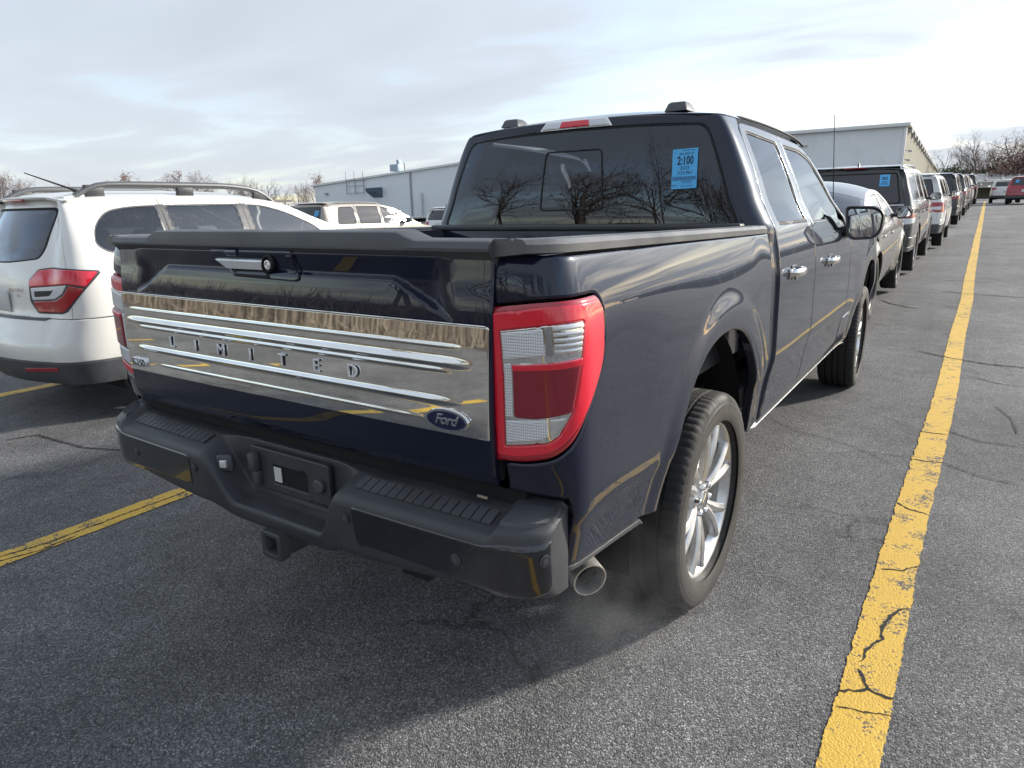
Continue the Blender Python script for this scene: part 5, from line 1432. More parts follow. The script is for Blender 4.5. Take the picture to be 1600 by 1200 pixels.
    for s in (1, -1):
        xm = float(wr(np.array([Uy(ym)]), np.array([zmr-.05]))[0, 0])
        mo = np.array(rnd([(0, -.07), (.19, -.05), (.20, .06), (.15, .09), (0, .08)], .03, 3)); c = mo.mean(0)
        rings = [[(s*(xm+.04 + c[0] + (p[0]-c[0])*k), ym + d, zmr + c[1] + (p[1]-c[1])*k) for p in mo] for k, d in ((.9, .012), (.94, .0), (1, .01), (1, .05), (.8, .10), (.3, .13))]
        mh = finish('side_mirror', loft(rings, True, True, 40), sp.get('mirror', paint), root)
        gl = [(s*(xm+.04 + c[0] + (p[0]-c[0])*.86), ym + .008, zmr + c[1] + (p[1]-c[1])*.86) for p in mo]
        finish('mirror_glass', raw(gl, [tuple(range(len(gl)))[::-s]]), 'mirror', mh)
        finish('mirror_arm', box(s*(xm+.03), ym+.06, zmr-.03, .14, .06, .05, .015), 'plastic', mh)
        if detail:
            for yh in (yd[0]+.14, yd[1]+.13):
                zh_ = sp.get('zhandle', .92); xh = float(wr(np.array([Uy(yh)]), np.array([zh_]))[0, 0])
                finish('door_handle', box(s*(xh+.022), yh+.06, zh_, .022, .19, .028, .009), sp.get('handle', paint), root)
    if 'rails' in sp:
        a, b, xr_, hh = sp['rails']
        for s in (1, -1):
            pts = []
            for t in np.linspace(0, 1, 22):
                yy = a + (b-a)*t; e = min(1, min(t, 1-t)*7)
                zz = float(zrp(yy)) + .015 + hh*(1-(1-e)**2)
                pts.append((s*(xr_(yy)), yy, zz))
            ro = finish('roof_rail', tube(pts, [sp.get('railr', .016)*(1+.25*math.sin(math.pi*t)) for t in np.linspace(0, 1, 22)], 8), sp.get('railmat', 'grey_trim'), root)
            for t in ((.08, .5, .92) if hh > .04 else ()):
                yy = a + (b-a)*t
                finish('rail_foot', box(s*xr_(yy), yy, float(zrp(yy))+.02+hh*.35, .035, .14, hh*.9+.02, .008), 'plastic', ro)
    if sp.get('plate', True):
        zp = sp.get('zplate', .80); yp = float(wr(np.array([0.]), np.array([zp]))[0, 1])
        finish('number_plate', box(0, yp-.012, zp, .31, .012, .155, .004), 'plate_white', root)
    if 'spoiler' in sp:
        yy, zz, dp = sp['spoiler']
        xs_ = np.linspace(-1, 1, 15); hw = w - float(sd(zz)) - .05
        rings = [[(q*hw, yy - dp + .10*q*q, zz-.012), (q*hw, yy - dp + .10*q*q - .01, zz), (q*hw, yy+.16, zz+.028), (q*hw, yy+.16, zz-.02)] for q in xs_]
        so_ = finish('rear_spoiler', loft(rings, True, True, 30), paint, root)
        finish('brake_lamp', box(0, yy-dp+.005, zz-.012, .34, .02, .022, .004), 'red_lens', so_)
    if sp.get('fin'):
        finish('roof_fin', loft([[(a, ymin+.35+b, float(TP.zc(ymin+.35))-.005) for a, b in rnd([(-.02, -.05), (.02, -.05), (.02, .10), (-.02, .10)], .012, 2)], [(a*.3, ymin+.33+b*.3, float(TP.zc(ymin+.35))+.05) for a, b in rnd([(-.02, -.05), (.02, -.05), (.02, .10), (-.02, .10)], .012, 2)]], True, True, 40), paint, root)
    root['_w'] = 0
    del root['_w']
    return root, wr, TP
def sale_sticker(root, wr, u, z, label, w=.12, h=.17):
    p = wr(np.array([u]), np.array([z]))[0]; a = wr(np.array([u+.01]), np.array([z]))[0]-p; b = wr(np.array([u]), np.array([z+.01]))[0]-p
    a /= np.linalg.norm(a); n = np.cross(a, b/np.linalg.norm(b)); n /= np.linalg.norm(n)
    if n[1] > 0: n = -n
    b = np.cross(n, a)
    mt = root.matrix_basis @ frame_mtx(p + n*.006, a, b, n)
    me = box(0, 0, 0, w, h, .002)
    me.transform(mt)
    o = tag(finish('window_sticker', me, 'blue_sticker'), label, 'sticker', 'blue sale stickers on rear windows')
    for dy_, hh, ww in ((.03, .045, .07), (-.02, .016, .07), (-.05, .02, .09)):
        q = box(0, 0, 0, w*ww/.12, h*hh/.17, .001); q.transform(mt @ Matrix.Translation((0, dy_*h/.17, .0013))); finish('print_line', q, 'ink_soft', o)
    return o

def suv_spec(L=4.9, w=.98, H=1.78, R=.38, belt=1.12, rear_slope=.28, wb=2.9, ro=.98, **k):
    """upright sport-utility shape scaled to length, width and height"""
    dh = H - 1.78
    yr = ro; yf = ro + wb
    d2, d3 = yf - .52, yr + .52
    dm = (d2 + d3)/2 - .08
    zr_top = H - .075
    sd = [(.30, .05), (.45, .025), (.60, .006), (.80, 0), (belt-.16, .010), (belt-.06, .024), (belt, .046), (belt+.15, .090), (belt+.32, .150), (zr_top-.06, .215), (zr_top, .255), (zr_top+.2, .40)]
    rear = [(.30, .03), (.50, 0), (.75, .02), (belt-.15, .05), (belt, .09), (belt+.25, .09+rear_slope*.45), (zr_top, .09+rear_slope), (H+.05, .13+rear_slope)]
    y_t = .09 + rear_slope + k.get('cr', .06)*.6
    yw = yf - .62                           # windscreen base
    zr = [(y_t, zr_top-.02), (y_t+.25, zr_top), (dm-.3, zr_top+.005), (dm+.35, zr_top-.02), (dm+.75, zr_top-.12), (yw+.12, belt+.03), (d2+.12, belt-.02), (L-.45, belt-.12), (L-.05, belt-.25)]
    zc = [(y_t, H-.045), (y_t+.3, H), (dm-.2, H+.005), (dm+.35, H-.04), (dm+.80, H-.18), (yw+.2, belt+.06), (d2+.2, belt+.02), (L-.45, belt-.05), (L-.05, belt-.20)]
    wq = rnd([(d3-.02-.50*.0, belt+.03), (d3-.04, zr_top-.07), (y_t+.22, zr_top-.085), (y_t+.02, belt+.05)], .04, 3)
    wq = [(a-.03, b) for a, b in wq]
    wrr = rnd([(d3+.05, belt+.02), (dm-.05, belt+.015), (dm-.05, zr_top-.065), (d3+.05, zr_top-.065)], .025, 3)
    wf = rnd([(dm+.06, belt+.015), (d2-.10, belt+.005), (dm+.78, zr_top-.20), (dm+.36, zr_top-.085), (dm+.06, zr_top-.065)], [.02, .02, .1, .06, .02], 3)
    s = dict(L=L, w=w, R=R, yr=yr, yf=yf, side=sd, rear=rear, zr=zr, zc=zc, zb=.36, zbump=.68, clad=.52, sill=.36, doors=(d3, dm, d2), seam=w-.14, apillar=dm+.4, ztop=zr_top+.005, ctop=.035,
             windows=(wq, wrr, wf), rwin=lambda Ux: rnd([(-Ux(w-.20), belt+.02), (Ux(w-.20), belt+.02), (Ux(w-.18), zr_top-.07), (-Ux(w-.18), zr_top-.07)], .05, 4),
             lamps=lambda Uy, Ux: [(rnd([(Ux(w-.34), belt-.04), (Ux(w-.34), belt-.20), (Uy(.42), belt-.18), (Uy(.48), belt-.06)], .03, 3), 'red_lens', .008)],
             tops=[('roof', y_t-.02, dm+.36, 'P'), ('windscreen', dm+.37, yw+.16, 'glass_dark'), ('bonnet', yw+.18, L-.06, 'P')], seats=(d3+.25, dm+.25), zhandle=belt-.16, zmirror=belt+.06,
             spoiler=(y_t+.02, zr_top+.035, .10))
    s.update(k)
    return s
# ------------------------------------------------------------------ the white wagon on the left
def forester_lamps(Uy, Ux):
    d = .055
    def P(l): return [(u+d, z) for u, z in l]
    o = P([(.336, .906), (.340, 1.056), (.448, 1.137), (.60, 1.151), (.80, 1.142), (1.020, 1.122), (1.030, 1.105), (.849, .951), (.720, .838), (.66, .822), (.417, .822)])
    top = P([(.350, 1.052), (.455, 1.127), (.60, 1.139), (.80, 1.131), (1.010, 1.112), (.90, 1.012), (.76, 1.036), (.352, 1.010)])
    clr = P([(.362, 1.002), (.75, 1.028), (.69, .965), (.60, .928), (.372, .915)])
    low = P([(.375, .905), (.61, .918), (.70, .955), (.77, 1.026), (.885, 1.000), (.830, .945), (.710, .848), (.655, .832), (.424, .832)])
    arrow = P([(.40, .985), (.60, .992), (.55, .945), (.40, .935)])
    return [(rnd(o, .02, 3), 'plastic', .006), (rnd(top, .012, 3), 'red_bright', .011), (rnd(clr, .012, 3), 'clear_lens', .011), (rnd(arrow, .012, 3), 'alloy_dark', .0125), (rnd(low, .012, 3), 'red_lens', .011)]
FS = suv_spec(L=4.6, w=.9, H=1.70, R=.345, belt=1.20, wb=2.64, ro=.90, rear_slope=.22, rr=.30, cr=.10, su=.04, flare=.012)
FS['rear'] = [(.26, .10), (.40, .03), (.55, .005), (.70, .05), (.82, .09), (1.05, .115), (1.16, .14), (1.36, .21), (1.54, .30), (1.62, .34), (1.75, .40)]
FS['side'] = [(.26, .06), (.42, .03), (.60, .012), (.75, .004), (.90, 0), (1.05, .006), (1.13, .018), (1.20, .045), (1.35, .092), (1.48, .150), (1.56, .190), (1.62, .232), (1.8, .38)]
FS['zr'] = [(.33, 1.605), (.45, 1.622), (.9, 1.634), (1.6, 1.632), (2.1, 1.585), (2.5, 1.435), (2.95, 1.255), (3.2, 1.13), (4.1, 1.02), (4.55, .90)]
FS['zc'] = [(.33, 1.645), (.5, 1.675), (.95, 1.695), (1.6, 1.692), (2.1, 1.645), (2.5, 1.50), (3.1, 1.22), (3.3, 1.16), (4.1, 1.08), (4.55, .95)]
FS['doors'] = (1.03, 1.75, 2.72)
FS['windows'] = (rnd([(.455, 1.30), (.53, 1.235), (.985, 1.205), (1.0, 1.572), (.80, 1.566), (.60, 1.535), (.485, 1.42)], [.04, .06, .01, .01, .10, .08, .10], 4),
                 rnd([(1.065, 1.215), (1.69, 1.205), (1.70, 1.575), (1.065, 1.572)], .015, 3), rnd([(1.80, 1.205), (2.62, 1.20), (2.48, 1.36), (2.18, 1.50), (1.95, 1.562), (1.80, 1.570)], [.015, .02, .1, .1, .1, .015], 4))
FS['lamps'] = forester_lamps
FS.update(zb=.30, zbump=.785, clad=.475, sill=.34, seam=.78, ztop=1.63, ctop=.03, glass=('glass_tint', 'glass_light', 'glass_light'), railr=.021, trim2='plastic_mid', rglass='glass_tint', seats=(1.15, 2.0), spoiler=(.40, 1.632, .10), cab=(.5, 2.7),
          rwin=lambda Ux: rnd([(-Ux(.50), 1.205), (0, 1.165), (Ux(.50), 1.205), (Ux(.56), 1.27), (Ux(.635), 1.565), (-Ux(.635), 1.565), (-Ux(.56), 1.27)], [.05, .3, .05, .05, .06, .06, .05], 4),
          tops=[('roof', .345, 2.10, 'P'), ('windscreen', 2.11, 3.10, 'glass_light'), ('bonnet', 3.14, 4.54, 'P')], rails=(.47, 2.16, lambda y: .60, .075), trim='plastic_mid', zhandle=1.02, zmirror=1.24, plate=True, zplate=.90,
          bands=lambda Uy, Ux: [(rnd([(-Ux(.55), .772), (Ux(.55), .772), (Ux(.585), .794), (-Ux(.585), .794)], .006, 2), 'plastic_mid', .012)])
FX, FY = -4.39, -.375
fo, fwr, ftp = car('station_wagon', 'white wagon with grey roof rails and red tail lamps left of the navy pickup', 'car', FX, FY, FS, 'white_paint', detail=True)
for s in (1, -1):
    S = fwr if s > 0 else mir(fwr)
    panel('bumper_reflector', S, rnd([(.32, .420), (.68, .442), (.68, .415), (.32, .392)], .005, 2), 'red_lens', fo, su=.03, edge=.002, flange=.01, ref=(0, 2, .8), lift=.012)
    panel('fuel_flap', S, rnd([(1.145, 1.03), (1.33, 1.03), (1.33, .89), (1.145, .89)], .03, 4), 'white_paint', fo, su=.03, edge=.004, flange=.004, ref=(0, 2, .8), lift=.0015) if s > 0 else None
    panel('bumper_seam', S, [(.80, .789), (1.35, .789), (1.35, .785), (.80, .785)], 'gap', fo, su=.05, edge=0, flange=0, ref=(0, 2, .8), lift=.0075)
def on_rear(wr, x, z, d):
    u = wr.at_x(x); p = wr(np.array([u]), np.array([z]))[0]; a = wr(np.array([u+.01]), np.array([z]))[0]-p; b = wr(np.array([u]), np.array([z+.01]))[0]-p
    a /= np.linalg.norm(a); n = np.cross(a, b/np.linalg.norm(b)); n /= np.linalg.norm(n); n = n if n[1] < 0 else -n
    return frame_mtx(p+n*d, a, np.cross(n, a), n)
text('FORESTER', .036, 'chrome', fo, 'model_badge', on_rear(fwr, .23, .985, .002), extr=.002, bevel=.0008, sx=1.1)
text('2.5i', .026, 'chrome', fo, 'trim_badge', on_rear(fwr, .26, .945, .002), extr=.002, bevel=.0006)
finish('roof_antenna', tube([(.30, .62, 1.680), (.30, .585, 1.700), (.18, .34, 1.815)], [.020, .008, .004], 8), 'black', fo)
finish('wiper', tube([(-.05, .29, 1.235), (.10, .285, 1.245), (.30, .30, 1.262)], .010, 6), 'black', fo)

# ------------------------------------------------------------------ cars behind the wagon
mv = suv_spec(L=5.1, w=.97, H=1.74, R=.345, belt=1.10, wb=3.03, ro=1.0, rear_slope=.30, rr=.3, cr=.10)
mv['zr'] = [(.46, 1.60), (.7, 1.655), (1.6, 1.665), (2.4, 1.645), (2.9, 1.56), (3.5, 1.33), (4.0, 1.07), (4.4, .98), (5.05, .80)]
mv['zc'] = [(.46, 1.68), (.7, 1.725), (1.6, 1.74), (2.4, 1.72), (2.9, 1.62), (3.5, 1.36), (4.05, 1.10), (4.4, 1.02), (5.05, .84)]
mv['doors'] = (1.46, 2.42, 3.62)
mv['windows'] = (rnd([(.70, 1.13), (1.40, 1.12), (1.40, 1.60), (.86, 1.59)], .08, 4), rnd([(1.52, 1.12), (2.36, 1.11), (2.36, 1.60), (1.52, 1.605)], .03, 3), rnd([(2.48, 1.11), (3.52, 1.09), (3.30, 1.28), (2.85, 1.51), (2.48, 1.595)], [.02, .02, .1, .1, .02], 4))
mv.update(tops=[('roof', .48, 2.55, 'P'), ('windscreen', 2.56, 3.98, 'glass_dark'), ('bonnet', 4.0, 5.03, 'P')], clad=.36, rails=(.75, 2.6, lambda y: .62, .03), mirror='plastic', rim='multi')
lanes = [-1.835 - 3.41*k for k in range(8)]
def lane(k): return 1.555 - 3.405*k - 1.70          # lane centre, counted leftwards from the pickup
r_, w_, _t = car('minivan', 'champagne minivan seen above the tailgate between the wagon and the cab', 'minivan', -13.85, 10.1, mv, 'beige', detail=True)
sale_sticker(r_, w_, w_.at_x(.60), 1.42, 'blue sale sticker on the champagne minivan rear window')
lane_suv = suv_spec()
r_, w_, _t = car('grey_suv', 'dark suv with pale roof edge ahead of the champagne minivan', 'suv', -13.6, 16.9, suv_spec(L=4.8, H=1.72), 'charcoal', detail=False)
sale_sticker(r_, w_, w_.at_x(-.45), 1.36, 'blue sale sticker on the dark suv ahead of the minivan')
r_, w_, _t = car('tall_suv', 'tall dark suv furthest ahead in the minivan lane', 'suv', -14.0, 22.6, suv_spec(L=5.3, w=1.01, H=1.95, belt=1.22, R=.40), 'darkblue', detail=False)
sale_sticker(r_, w_, w_.at_x(-.5), 1.55, 'blue sale sticker on the tall dark suv ahead of the minivan')
car('white_hatchback', 'low white car seen beyond the champagne minivan bonnet', 'car', -17.6, 20.5, suv_spec(L=4.4, w=.9, H=1.55, belt=.98, R=.33, wb=2.6, ro=.85), 'satin_white', detail=False)
car('silver_hatchback', 'low silver car beyond the minivan, right of the white one', 'car', -17.4, 26.5, suv_spec(L=4.6, w=.9, H=1.52, belt=.97, R=.33, wb=2.7, ro=.9), 'silver', detail=False)
car('black_hatchback', 'dark car at the far left of the minivan row behind the wagon bonnet', 'car', -24.0, 15.0, suv_spec(L=4.7, w=.93, H=1.72), 'black_paint', detail=False)

# ------------------------------------------------------------------ the queue ahead of the pickup
K = 1.145
def kz(l): return [(a, b*K) for a, b in l]
sed = dict(L=4.90, w=.965, R=.385, yr=1.05, yf=3.95, rr=.32, cr=.14, cf=.2, flare=.035, su=.045, archgap=.045,
    side=[(a*K, b) for a, b in [(.25, .07), (.40, .03), (.55, .008), (.68, 0), (.80, .012), (.90, .038), (.98, .075), (1.10, .135), (1.22, .205), (1.32, .275), (1.40, .36), (1.6, .5)]],
    rear=[(a*K, b) for a, b in [(.25, .08), (.40, .02), (.60, 0), (.80, .03), (.92, .07), (1.02, .13), (1.4, .3)]],
    zr=kz([(.16, .965), (.45, 1.03), (.75, 1.12), (1.15, 1.225), (1.6, 1.295), (2.0, 1.318), (2.4, 1.305), (2.8, 1.22), (3.35, .99), (3.6, .93), (4.4, .84), (4.85, .70)]),
    zc=kz([(.16, 1.02), (.45, 1.12), (.72, 1.22), (1.1, 1.33), (1.6, 1.405), (2.05, 1.425), (2.4, 1.405), (2.8, 1.30), (3.4, 1.02), (3.6, .99), (4.4, .91), (4.85, .76)]),
    doors=(1.45, 2.25, 3.30), seam=.62, zb=.33, zbump=.70, clad=.46, sill=.33, ztop=1.005*K, ctop=.05, apillar=2.4,
    windows=(None, rnd(kz([(1.50, 1.015), (2.19, 1.00), (2.19, 1.27), (1.75, 1.255), (1.52, 1.19)]), [.03, .02, .02, .08, .05], 3), rnd(kz([(2.31, 1.0), (3.14, .985), (2.80, 1.165), (2.45, 1.265), (2.31, 1.272)]), [.02, .02, .1, .08, .02], 3)),
    lamps=lambda Uy, Ux: [(rnd(kz([(Ux(.40), .905), (Ux(.42), .83), (Uy(.50), .845), (Uy(.60), .915), (Uy(.42), .935)]), .02, 3), 'red_lens', .008)],
    tops=[('boot_lid', .17, .34, 'P'), ('rear_window', .35, 1.12, 'glass_dark'), ('roof', 1.13, 2.42, 'P'), ('windscreen', 2.43, 3.42, 'glass_dark'), ('bonnet', 3.44, 4.83, 'P')], crown=2.2,
    zhandle=.95, zmirror=1.17, mirror='black_paint', rim='ten', handle='chrome', rimmat='alloy_dark', cab=(1.2, 3.2))
sr, sw_, stp = car('crossover', 'grey beige crossover with sloping tail parked just ahead of the navy pickup', 'car', -.27, 5.72, sed, 'silver')
me = box(0, 0, 0, .13, .18, .002)
pp = stp(np.array([.55]), np.array([.62]))[0]; p2 = stp(np.array([.55]), np.array([.72]))[0]; p3 = stp(np.array([.63]), np.array([.62]))[0]
b_ = (p2-pp)/np.linalg.norm(p2-pp); a_ = (p3-pp)/np.linalg.norm(p3-pp); n_ = np.cross(a_, b_); n_ /= np.linalg.norm(n_); b_ = np.cross(n_, a_)
me.transform(sr.matrix_basis @ frame_mtx(pp + n_*.008, a_, b_, n_))
tag(finish('window_sticker', me, 'blue_sticker'), 'blue sale sticker on the grey beige crossover rear window', 'sticker', 'blue sale stickers on rear windows')

nav = suv_spec(L=5.33, w=1.01, H=1.87, R=.405, belt=1.20, wb=3.11, ro=1.12, rear_slope=.20, rr=.20, cr=.05, su=.05, rails=(.55, 3.0, lambda y: .70, .035), railmat='chrome', rim='multi', handle='chrome', trim='chrome', fin=True)
nav.update(zbump=.66, clad=.50, zb=.42, sill=.42, zplate=.86,
    lamps=lambda Uy, Ux: [(rnd([(Ux(.60), 1.045), (Ux(.60), .985), (Uy(.40), .985), (Uy(.46), 1.045)], .01, 2), 'red_lens', .010), (rnd([(Ux(.60), .975), (Ux(.60), .93), (Ux(.80), .87), (Uy(.30), .90), (Uy(.42), .975)], .02, 2), 'clear_lens', .010)],
    bands=lambda Uy, Ux: [(rnd([(-Ux(.60), 1.04), (Ux(.60), 1.04), (Ux(.60), .995), (-Ux(.60), .995)], .004, 2), 'red_lens', .008), (rnd([(-Ux(.86), 1.20), (Ux(.86), 1.20), (Ux(.86), 1.187), (-Ux(.86), 1.187)], .003, 2), 'chrome', .010),
                          (rnd([(-Ux(.80), .640), (Ux(.80), .640), (Ux(.80), .615), (-Ux(.80), .615)], .004, 2), 'chrome', .012)])
r_, w_, _t = car('large_suv', 'large charcoal suv with full-width red tail lamp strip behind the grey beige crossover', 'suv', -.28, 10.95, nav, 'charcoal')
sale_sticker(r_, w_, w_.at_x(.58), 1.60, 'blue sale sticker on the large charcoal suv rear window', .15, .20)
expl = suv_spec(L=5.05, w=.985, H=1.77, R=.385, belt=1.15, wb=3.02, ro=1.08, rear_slope=.26, su=.05, rails=(.55, 2.8, lambda y: .66, .03), rim='five',
    lamps=lambda Uy, Ux: [(rnd([(Ux(.58), 1.09), (Ux(.60), .97), (Ux(.80), .86), (Uy(.36), .86), (Uy(.46), .98), (Uy(.50), 1.08)], .03, 3), 'red_lens', .010), (rnd([(Ux(.66), .985), (Ux(.68), .92), (Ux(.90), .91), (Ux(.92), .985)], .01, 2), 'clear_lens', .014)])
expl.update(clad=.58)
r_, w_, _t = car('white_suv', 'white suv with large red tail lamps third in the queue ahead', 'suv', -.10, 16.95, expl, 'satin_white')
sale_sticker(r_, w_, w_.at_x(.55), 1.40, 'blue sale sticker on the white suv in the queue')
row = [('black_suv', 'black suv directly ahead of the white suv in the queue', 26.3, suv_spec(L=5.0, H=1.82, su=.08), 'black_paint', -.05), ('grey_suv', 'dark grey suv two places ahead of the white suv', 33.0, suv_spec(L=4.9, H=1.80, su=.09), 'darkgrey', .0),
       ('silver_suv', 'silver suv third beyond the white suv near the end of the queue', 39.5, suv_spec(L=4.8, H=1.76, su=.09), 'silver', .02), ('small_white_suv', 'small white suv near the far end of the queue', 46.0, suv_spec(L=4.6, w=.94, H=1.70, su=.09), 'satin_white', .05),
       ('far_black_suv', 'tall black suv at the very end of the queue', 53.5, suv_spec(L=5.3, w=1.01, H=1.95, belt=1.22, R=.40, su=.09), 'black_paint', .1)]
for nm, lb_, y, sp, pm, x in row:
    r_, w_, _t = car(nm, lb_, 'suv', x, y, sp, pm, detail=False)
    sale_sticker(r_, w_, w_.at_x(.5), sp['ztop']-.32, 'blue sticker on the ' + lb_.replace(' directly', '').replace(' third', '').replace(' near the end of the queue', ' in the queue'), .16, .2)
r_, w_, _t = car('red_suv', 'dark red suv parked across the aisle at the far right', 'suv', 3.55, 51.0, suv_spec(L=4.7, w=.95, H=1.68, su=.07), 'red_paint', yaw=rad(-4))
sale_sticker(r_, w_, w_.at_x(-.5), 1.38, 'blue sale sticker on the dark red suv', .16, .2)
car('small_white_car', 'small white car just behind the dark red suv', 'car', 2.75, 58.0, suv_spec(L=4.5, w=.92, H=1.60, su=.09), 'satin_white', detail=False)

# ------------------------------------------------------------------ vegetation
ORD = ['first', 'second', 'third', 'fourth', 'fifth', 'sixth', 'seventh', 'eighth', 'ninth', 'tenth', 'eleventh', 'twelfth', 'thirteenth', 'fourteenth', 'fifteenth', 'sixteenth', 'seventeenth', 'eighteenth', 'nineteenth', 'twentieth', 'twenty-first', 'twenty-second', 'twenty-third', 'twenty-fourth', 'twenty-fifth', 'twenty-sixth']
far = [(-30, 268, 'red'), (4, 270, 'red'), (24, 284, 'thin'), (46, 281, 'red'), (72, 290, 'oak'), (96, 292, 'red'), (128, 290, 'thin'), (158, 294, 'oak'), (188, 292, 'red'), (210, 277, 'brown'), (236, 283, 'thin'), (262, 290, 'red'), (284, 275, 'brown'), (304, 272, 'red'), (330, 284, 'thin'), (350, 282, 'maple'),
       (376, 288, 'red'), (402, 277, 'oak'), (420, 284, 'maple'), (446, 290, 'thin'), (464, 291, 'red'), (482, 285, 'thin'), (496, 279, 'brown'), (512, 288, 'maple')]
for i, (px, py, kind) in enumerate(far):
    dist = 118 + 10*math.sin(i*2.3); gx, gy = at_px(px, dist)
    d = ray_px(px, 330); dep = dist*(d.dot(fw))/math.hypot(d.x, d.y)/d.dot(fw)
    hor = 306 + .0229*(1543-px); h = (hor - py)/FPX*dep*1.0 + 1.5
    adj = {'red': 'reddish bare', 'thin': 'thin bare', 'oak': 'grey bare', 'brown': 'brown-leaved', 'maple': 'grey bare'}[kind]
    tree(kind, gx, gy, 0, h*1.02, i*1.7, 'bare_tree' if kind != 'brown' else 'brown_leaved_tree', adj + ' tree, ' + ORD[i] + ' from the left in the far treeline', 'far treeline left of the low building')
UND = [bush(31, 900, 3.2, 1.5, .22, 'bark_red'), bush(32, 900, 3.2, 1.5, .2, 'bark')]
v, f = [], []
for k in range(70):                         # one mass of undergrowth below the far treeline
    gx, gy = at_px(-60 + k*8.6, 112 + 14*math.sin(k*1.9)); src = UND[k % 2]; b0 = len(v); s = .8 + .5*math.sin(k*3.1)**2
    if k % 2 == 0:
        v += [(gx + q.co.x*s*1.6, gy + q.co.y*s, q.co.z*s*1.25) for q in src.vertices]; f += [tuple(b0+i for i in p.vertices) for p in src.polygons]
struct(finish('undergrowth', raw(v, f), 'bark_red'), 'stuff', 'bare brown undergrowth along the foot of the far treeline')
right = [(1490, 224, 'forked', 104, 'grey bare tree left of the others behind the ribbed shed roof'), (1531, 214, 'maple', 108, 'upright bare tree second from the left behind the shed'), (1572, 206, 'spreading', 104, 'broad spreading bare tree behind the shed above the red suv'),
         (1604, 203, 'oak', 110, 'bare tree at the right edge behind the shed'), (1640, 206, 'maple', 108, 'bare tree beyond the right edge behind the shed')]
for i, (px, py, kind, dist, lb_) in enumerate(right):
    gx, gy = at_px(px, dist + 8); h = (305-py)/FPX*(dist+8)*.85 + .6
    tree(kind, gx, gy, 1.0, h, i*2.1+.4, 'bare_tree', lb_, 'bare trees behind the shed')
for i, (px, py, kind) in enumerate([(1478, 246, 'thin'), (1506, 236, 'red'), (1520, 244, 'oak'), (1545, 232, 'red'), (1558, 240, 'thin'), (1586, 230, 'red'), (1600, 238, 'maple'), (1625, 232, 'red')]):
    gx, gy = at_px(px, 134); h = (305-py)/FPX*134*.85 + .8
    tree(kind, gx, gy, 1.0, h, i*1.1+.2, 'bare_tree', 'small bare tree, ' + ORD[i] + ' from the left in the back row behind the shed', 'back row of trees behind the shed')
EV = [bush(41, 3600, 1.8, 1.5, .13, 'needle'), bush(42, 3200, 2.1, 1.3, .13, 'needle')]
RDB = bush(43, 3600, 2.3, 1.5, .09, 'bark_red')
for i, (px, k, s, lb_) in enumerate([(1492, 0, 1.35, 'dark evergreen shrub next to the warehouse corner behind the shed'), (1512, 1, 1.3, 'low evergreen shrub second from the warehouse behind the shed'), (1530, 0, 1.45, 'evergreen shrub below the upright bare tree'), (1546, 1, 1.4, 'evergreen shrub beside the russet bush'), (1562, 1, 1.3, 'evergreen shrub left of the russet bush')]):
    gx, gy = at_px(px, 103); t = thing('evergreen_shrub', lb_, 'shrub', (gx, gy, 2.6), (0, 0, i), 'evergreen shrubs behind the shed'); t.scale = (s, s, s*1.0); finish('foliage', EV[k], None, t); finish('stem', tube([(0, 0, -2), (0, 0, 1.0)], .10, 6), 'bark', t)
for i, (px, s, lb_) in enumerate([(1577, 1.89, 'russet bush behind the shed above the red suv'), (1597, 2.10, 'russet bush at the right edge behind the shed'), (1622, 2.10, 'russet bush beyond the right edge behind the shed')]):
    gx, gy = at_px(px, 101); t = thing('russet_bush', lb_, 'shrub', (gx, gy, 2.4), (0, 0, i*2), 'russet bushes behind the shed'); t.scale = (s, s, s); finish('foliage', RDB, None, t); finish('stem', tube([(0, 0, -2), (0, 0, 1.0)], .10, 6), 'bark', t)
# trees and scrub behind the camera: they show in the glass, the paint and the chrome
back = [(-17, -20, 8, 'maple'), (-14, -18, 8.5, 'oak'), (-11.5, -20.5, 7.5, 'red'), (-9.2, -17.5, 8.4, 'maple'), (-7.0, -19.5, 7.5, 'spreading'), (-5.0, -17, 9.2, 'forked'), (-3.2, -20.5, 7.6, 'red'), (-1.4, -16.5, 8.6, 'oak'), (.3, -18, 8.2, 'forked'), (1.9, -19.5, 7.4, 'red'),
        (3.6, -17.5, 7.8, 'maple'), (5.6, -19, 7.2, 'spreading'), (7.6, -18, 7.8, 'oak'), (10, -20, 7.4, 'red'), (13, -19, 7.8, 'maple'), (16.5, -19, 7.5, 'oak')]
for i, (x, y, h, kind) in enumerate(sorted(back)):
    tree(kind, x, y, .3, h, i*1.3, 'bare_tree', 'bare tree on the bank, ' + ORD[i] + ' from the left of the reflected row', 'bare trees reflected in the pickup')
r = np.random.default_rng(3); n = 9000; v, f = [], []
for k in range(n):
    x = r.uniform(-30, 30); y = -10.8 - abs(r.normal(0, 1.8)); h = r.uniform(.25, 1.7)*(1 + .4*math.sin(x*.9)); a = r.uniform(0, math.pi); wd = r.uniform(.01, .03)
    lx, ly = r.normal(0, .25, 2); c, s = math.cos(a)*wd, math.sin(a)*wd; b0 = len(v)
    v += [(x-c, y-s, 0), (x+c, y+s, 0), (x+lx*.5+c*.7, y+ly*.5+s*.7, h*.6), (x+lx, y+ly, h)]; f += [(b0, b0+1, b0+2), (b0, b0+2, b0+3)]
SCR = [grow(50+i, 1.0, fork=.1, levels=3, counts=(9, 5, 4), tr=.010, multi=3, up=.9) for i in range(3)]
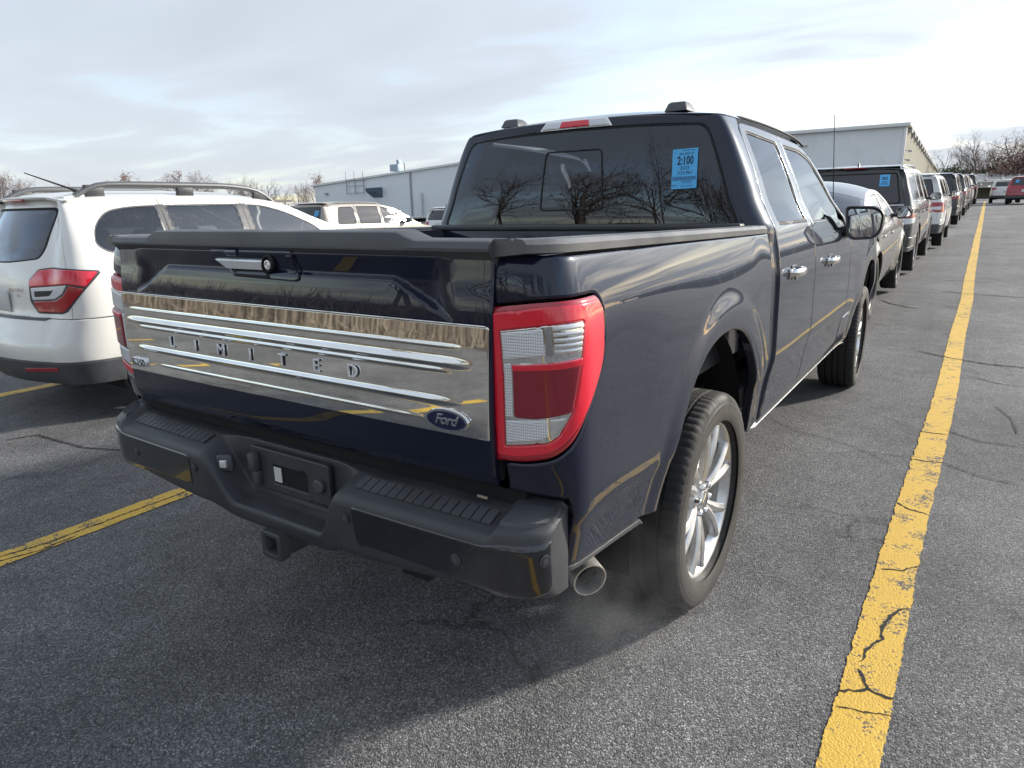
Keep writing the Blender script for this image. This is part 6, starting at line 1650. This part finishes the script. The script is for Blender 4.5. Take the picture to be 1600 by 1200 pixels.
for k in range(46):
    x = -18 + k*.78 + r.normal(0, .3); y = -11.2 - abs(r.normal(0, 1.0)); sc_ = r.uniform(.9, 2.1); a = r.uniform(0, 6.28); ca, sa = math.cos(a)*sc_, math.sin(a)*sc_
    for src in SCR[k % 3]:
        b0 = len(v); v += [(x + q.co.x*ca - q.co.y*sa, y + q.co.x*sa + q.co.y*ca, q.co.z*sc_) for q in src.vertices]; f += [tuple(b0+i for i in p.vertices) for p in src.polygons]
struct(finish('dry_scrub', raw(v, f), 'scrub'), 'stuff', 'dry brown scrub along the bank behind the camera')

# ------------------------------------------------------------------ a breath of exhaust vapour by the rear wheel
bm = bmesh.new(); bmesh.ops.create_icosphere(bm, subdivisions=3, radius=1.0); bm.transform(Matrix.Diagonal((.42, .55, .30, 1)))
me = bpy.data.meshes.new('vapour'); bm.to_mesh(me); bm.free()
vm_ = bpy.data.materials.new('exhaust_vapour'); vm_.use_nodes = True; t = vm_.node_tree; t.nodes.clear()
o_ = t.nodes.new('ShaderNodeOutputMaterial'); pv = t.nodes.new('ShaderNodeVolumePrincipled'); t.links.new(pv.outputs[0], o_.inputs['Volume'])
pv.inputs['Color'].default_value = (.85, .86, .88, 1); pv.inputs['Anisotropy'].default_value = .2
tc_ = t.nodes.new('ShaderNodeTexCoord'); mp_ = t.nodes.new('ShaderNodeMapping'); mp_.inputs['Scale'].default_value = (1/.42, 1/.55, 1/.30); t.links.new(tc_.outputs['Object'], mp_.inputs[0])
ln = t.nodes.new('ShaderNodeVectorMath'); ln.operation = 'LENGTH'; t.links.new(mp_.outputs[0], ln.inputs[0])
fo_ = t.nodes.new('ShaderNodeMapRange'); fo_.inputs[1].default_value = 1.0; fo_.inputs[2].default_value = .1; t.links.new(ln.outputs['Value'], fo_.inputs[0])
nz = t.nodes.new('ShaderNodeTexNoise'); nz.inputs['Scale'].default_value = 5; nz.inputs['Detail'].default_value = 4; nz.inputs['Distortion'].default_value = .8; t.links.new(tc_.outputs['Object'], nz.inputs['Vector'])
nr = t.nodes.new('ShaderNodeMapRange'); nr.inputs[1].default_value = .42; nr.inputs[2].default_value = .70; nr.inputs[4].default_value = .85; t.links.new(nz.outputs[0], nr.inputs[0])
mu = t.nodes.new('ShaderNodeMath'); mu.operation = 'MULTIPLY'; t.links.new(fo_.outputs[0], mu.inputs[0]); t.links.new(nr.outputs[0], mu.inputs[1]); t.links.new(mu.outputs[0], pv.inputs['Density'])
vo = finish('exhaust_vapour', me, vm_); vo.location = (.86, -.62, .305); struct(vo, 'stuff', 'thin grey exhaust vapour drifting round the rear tyre')
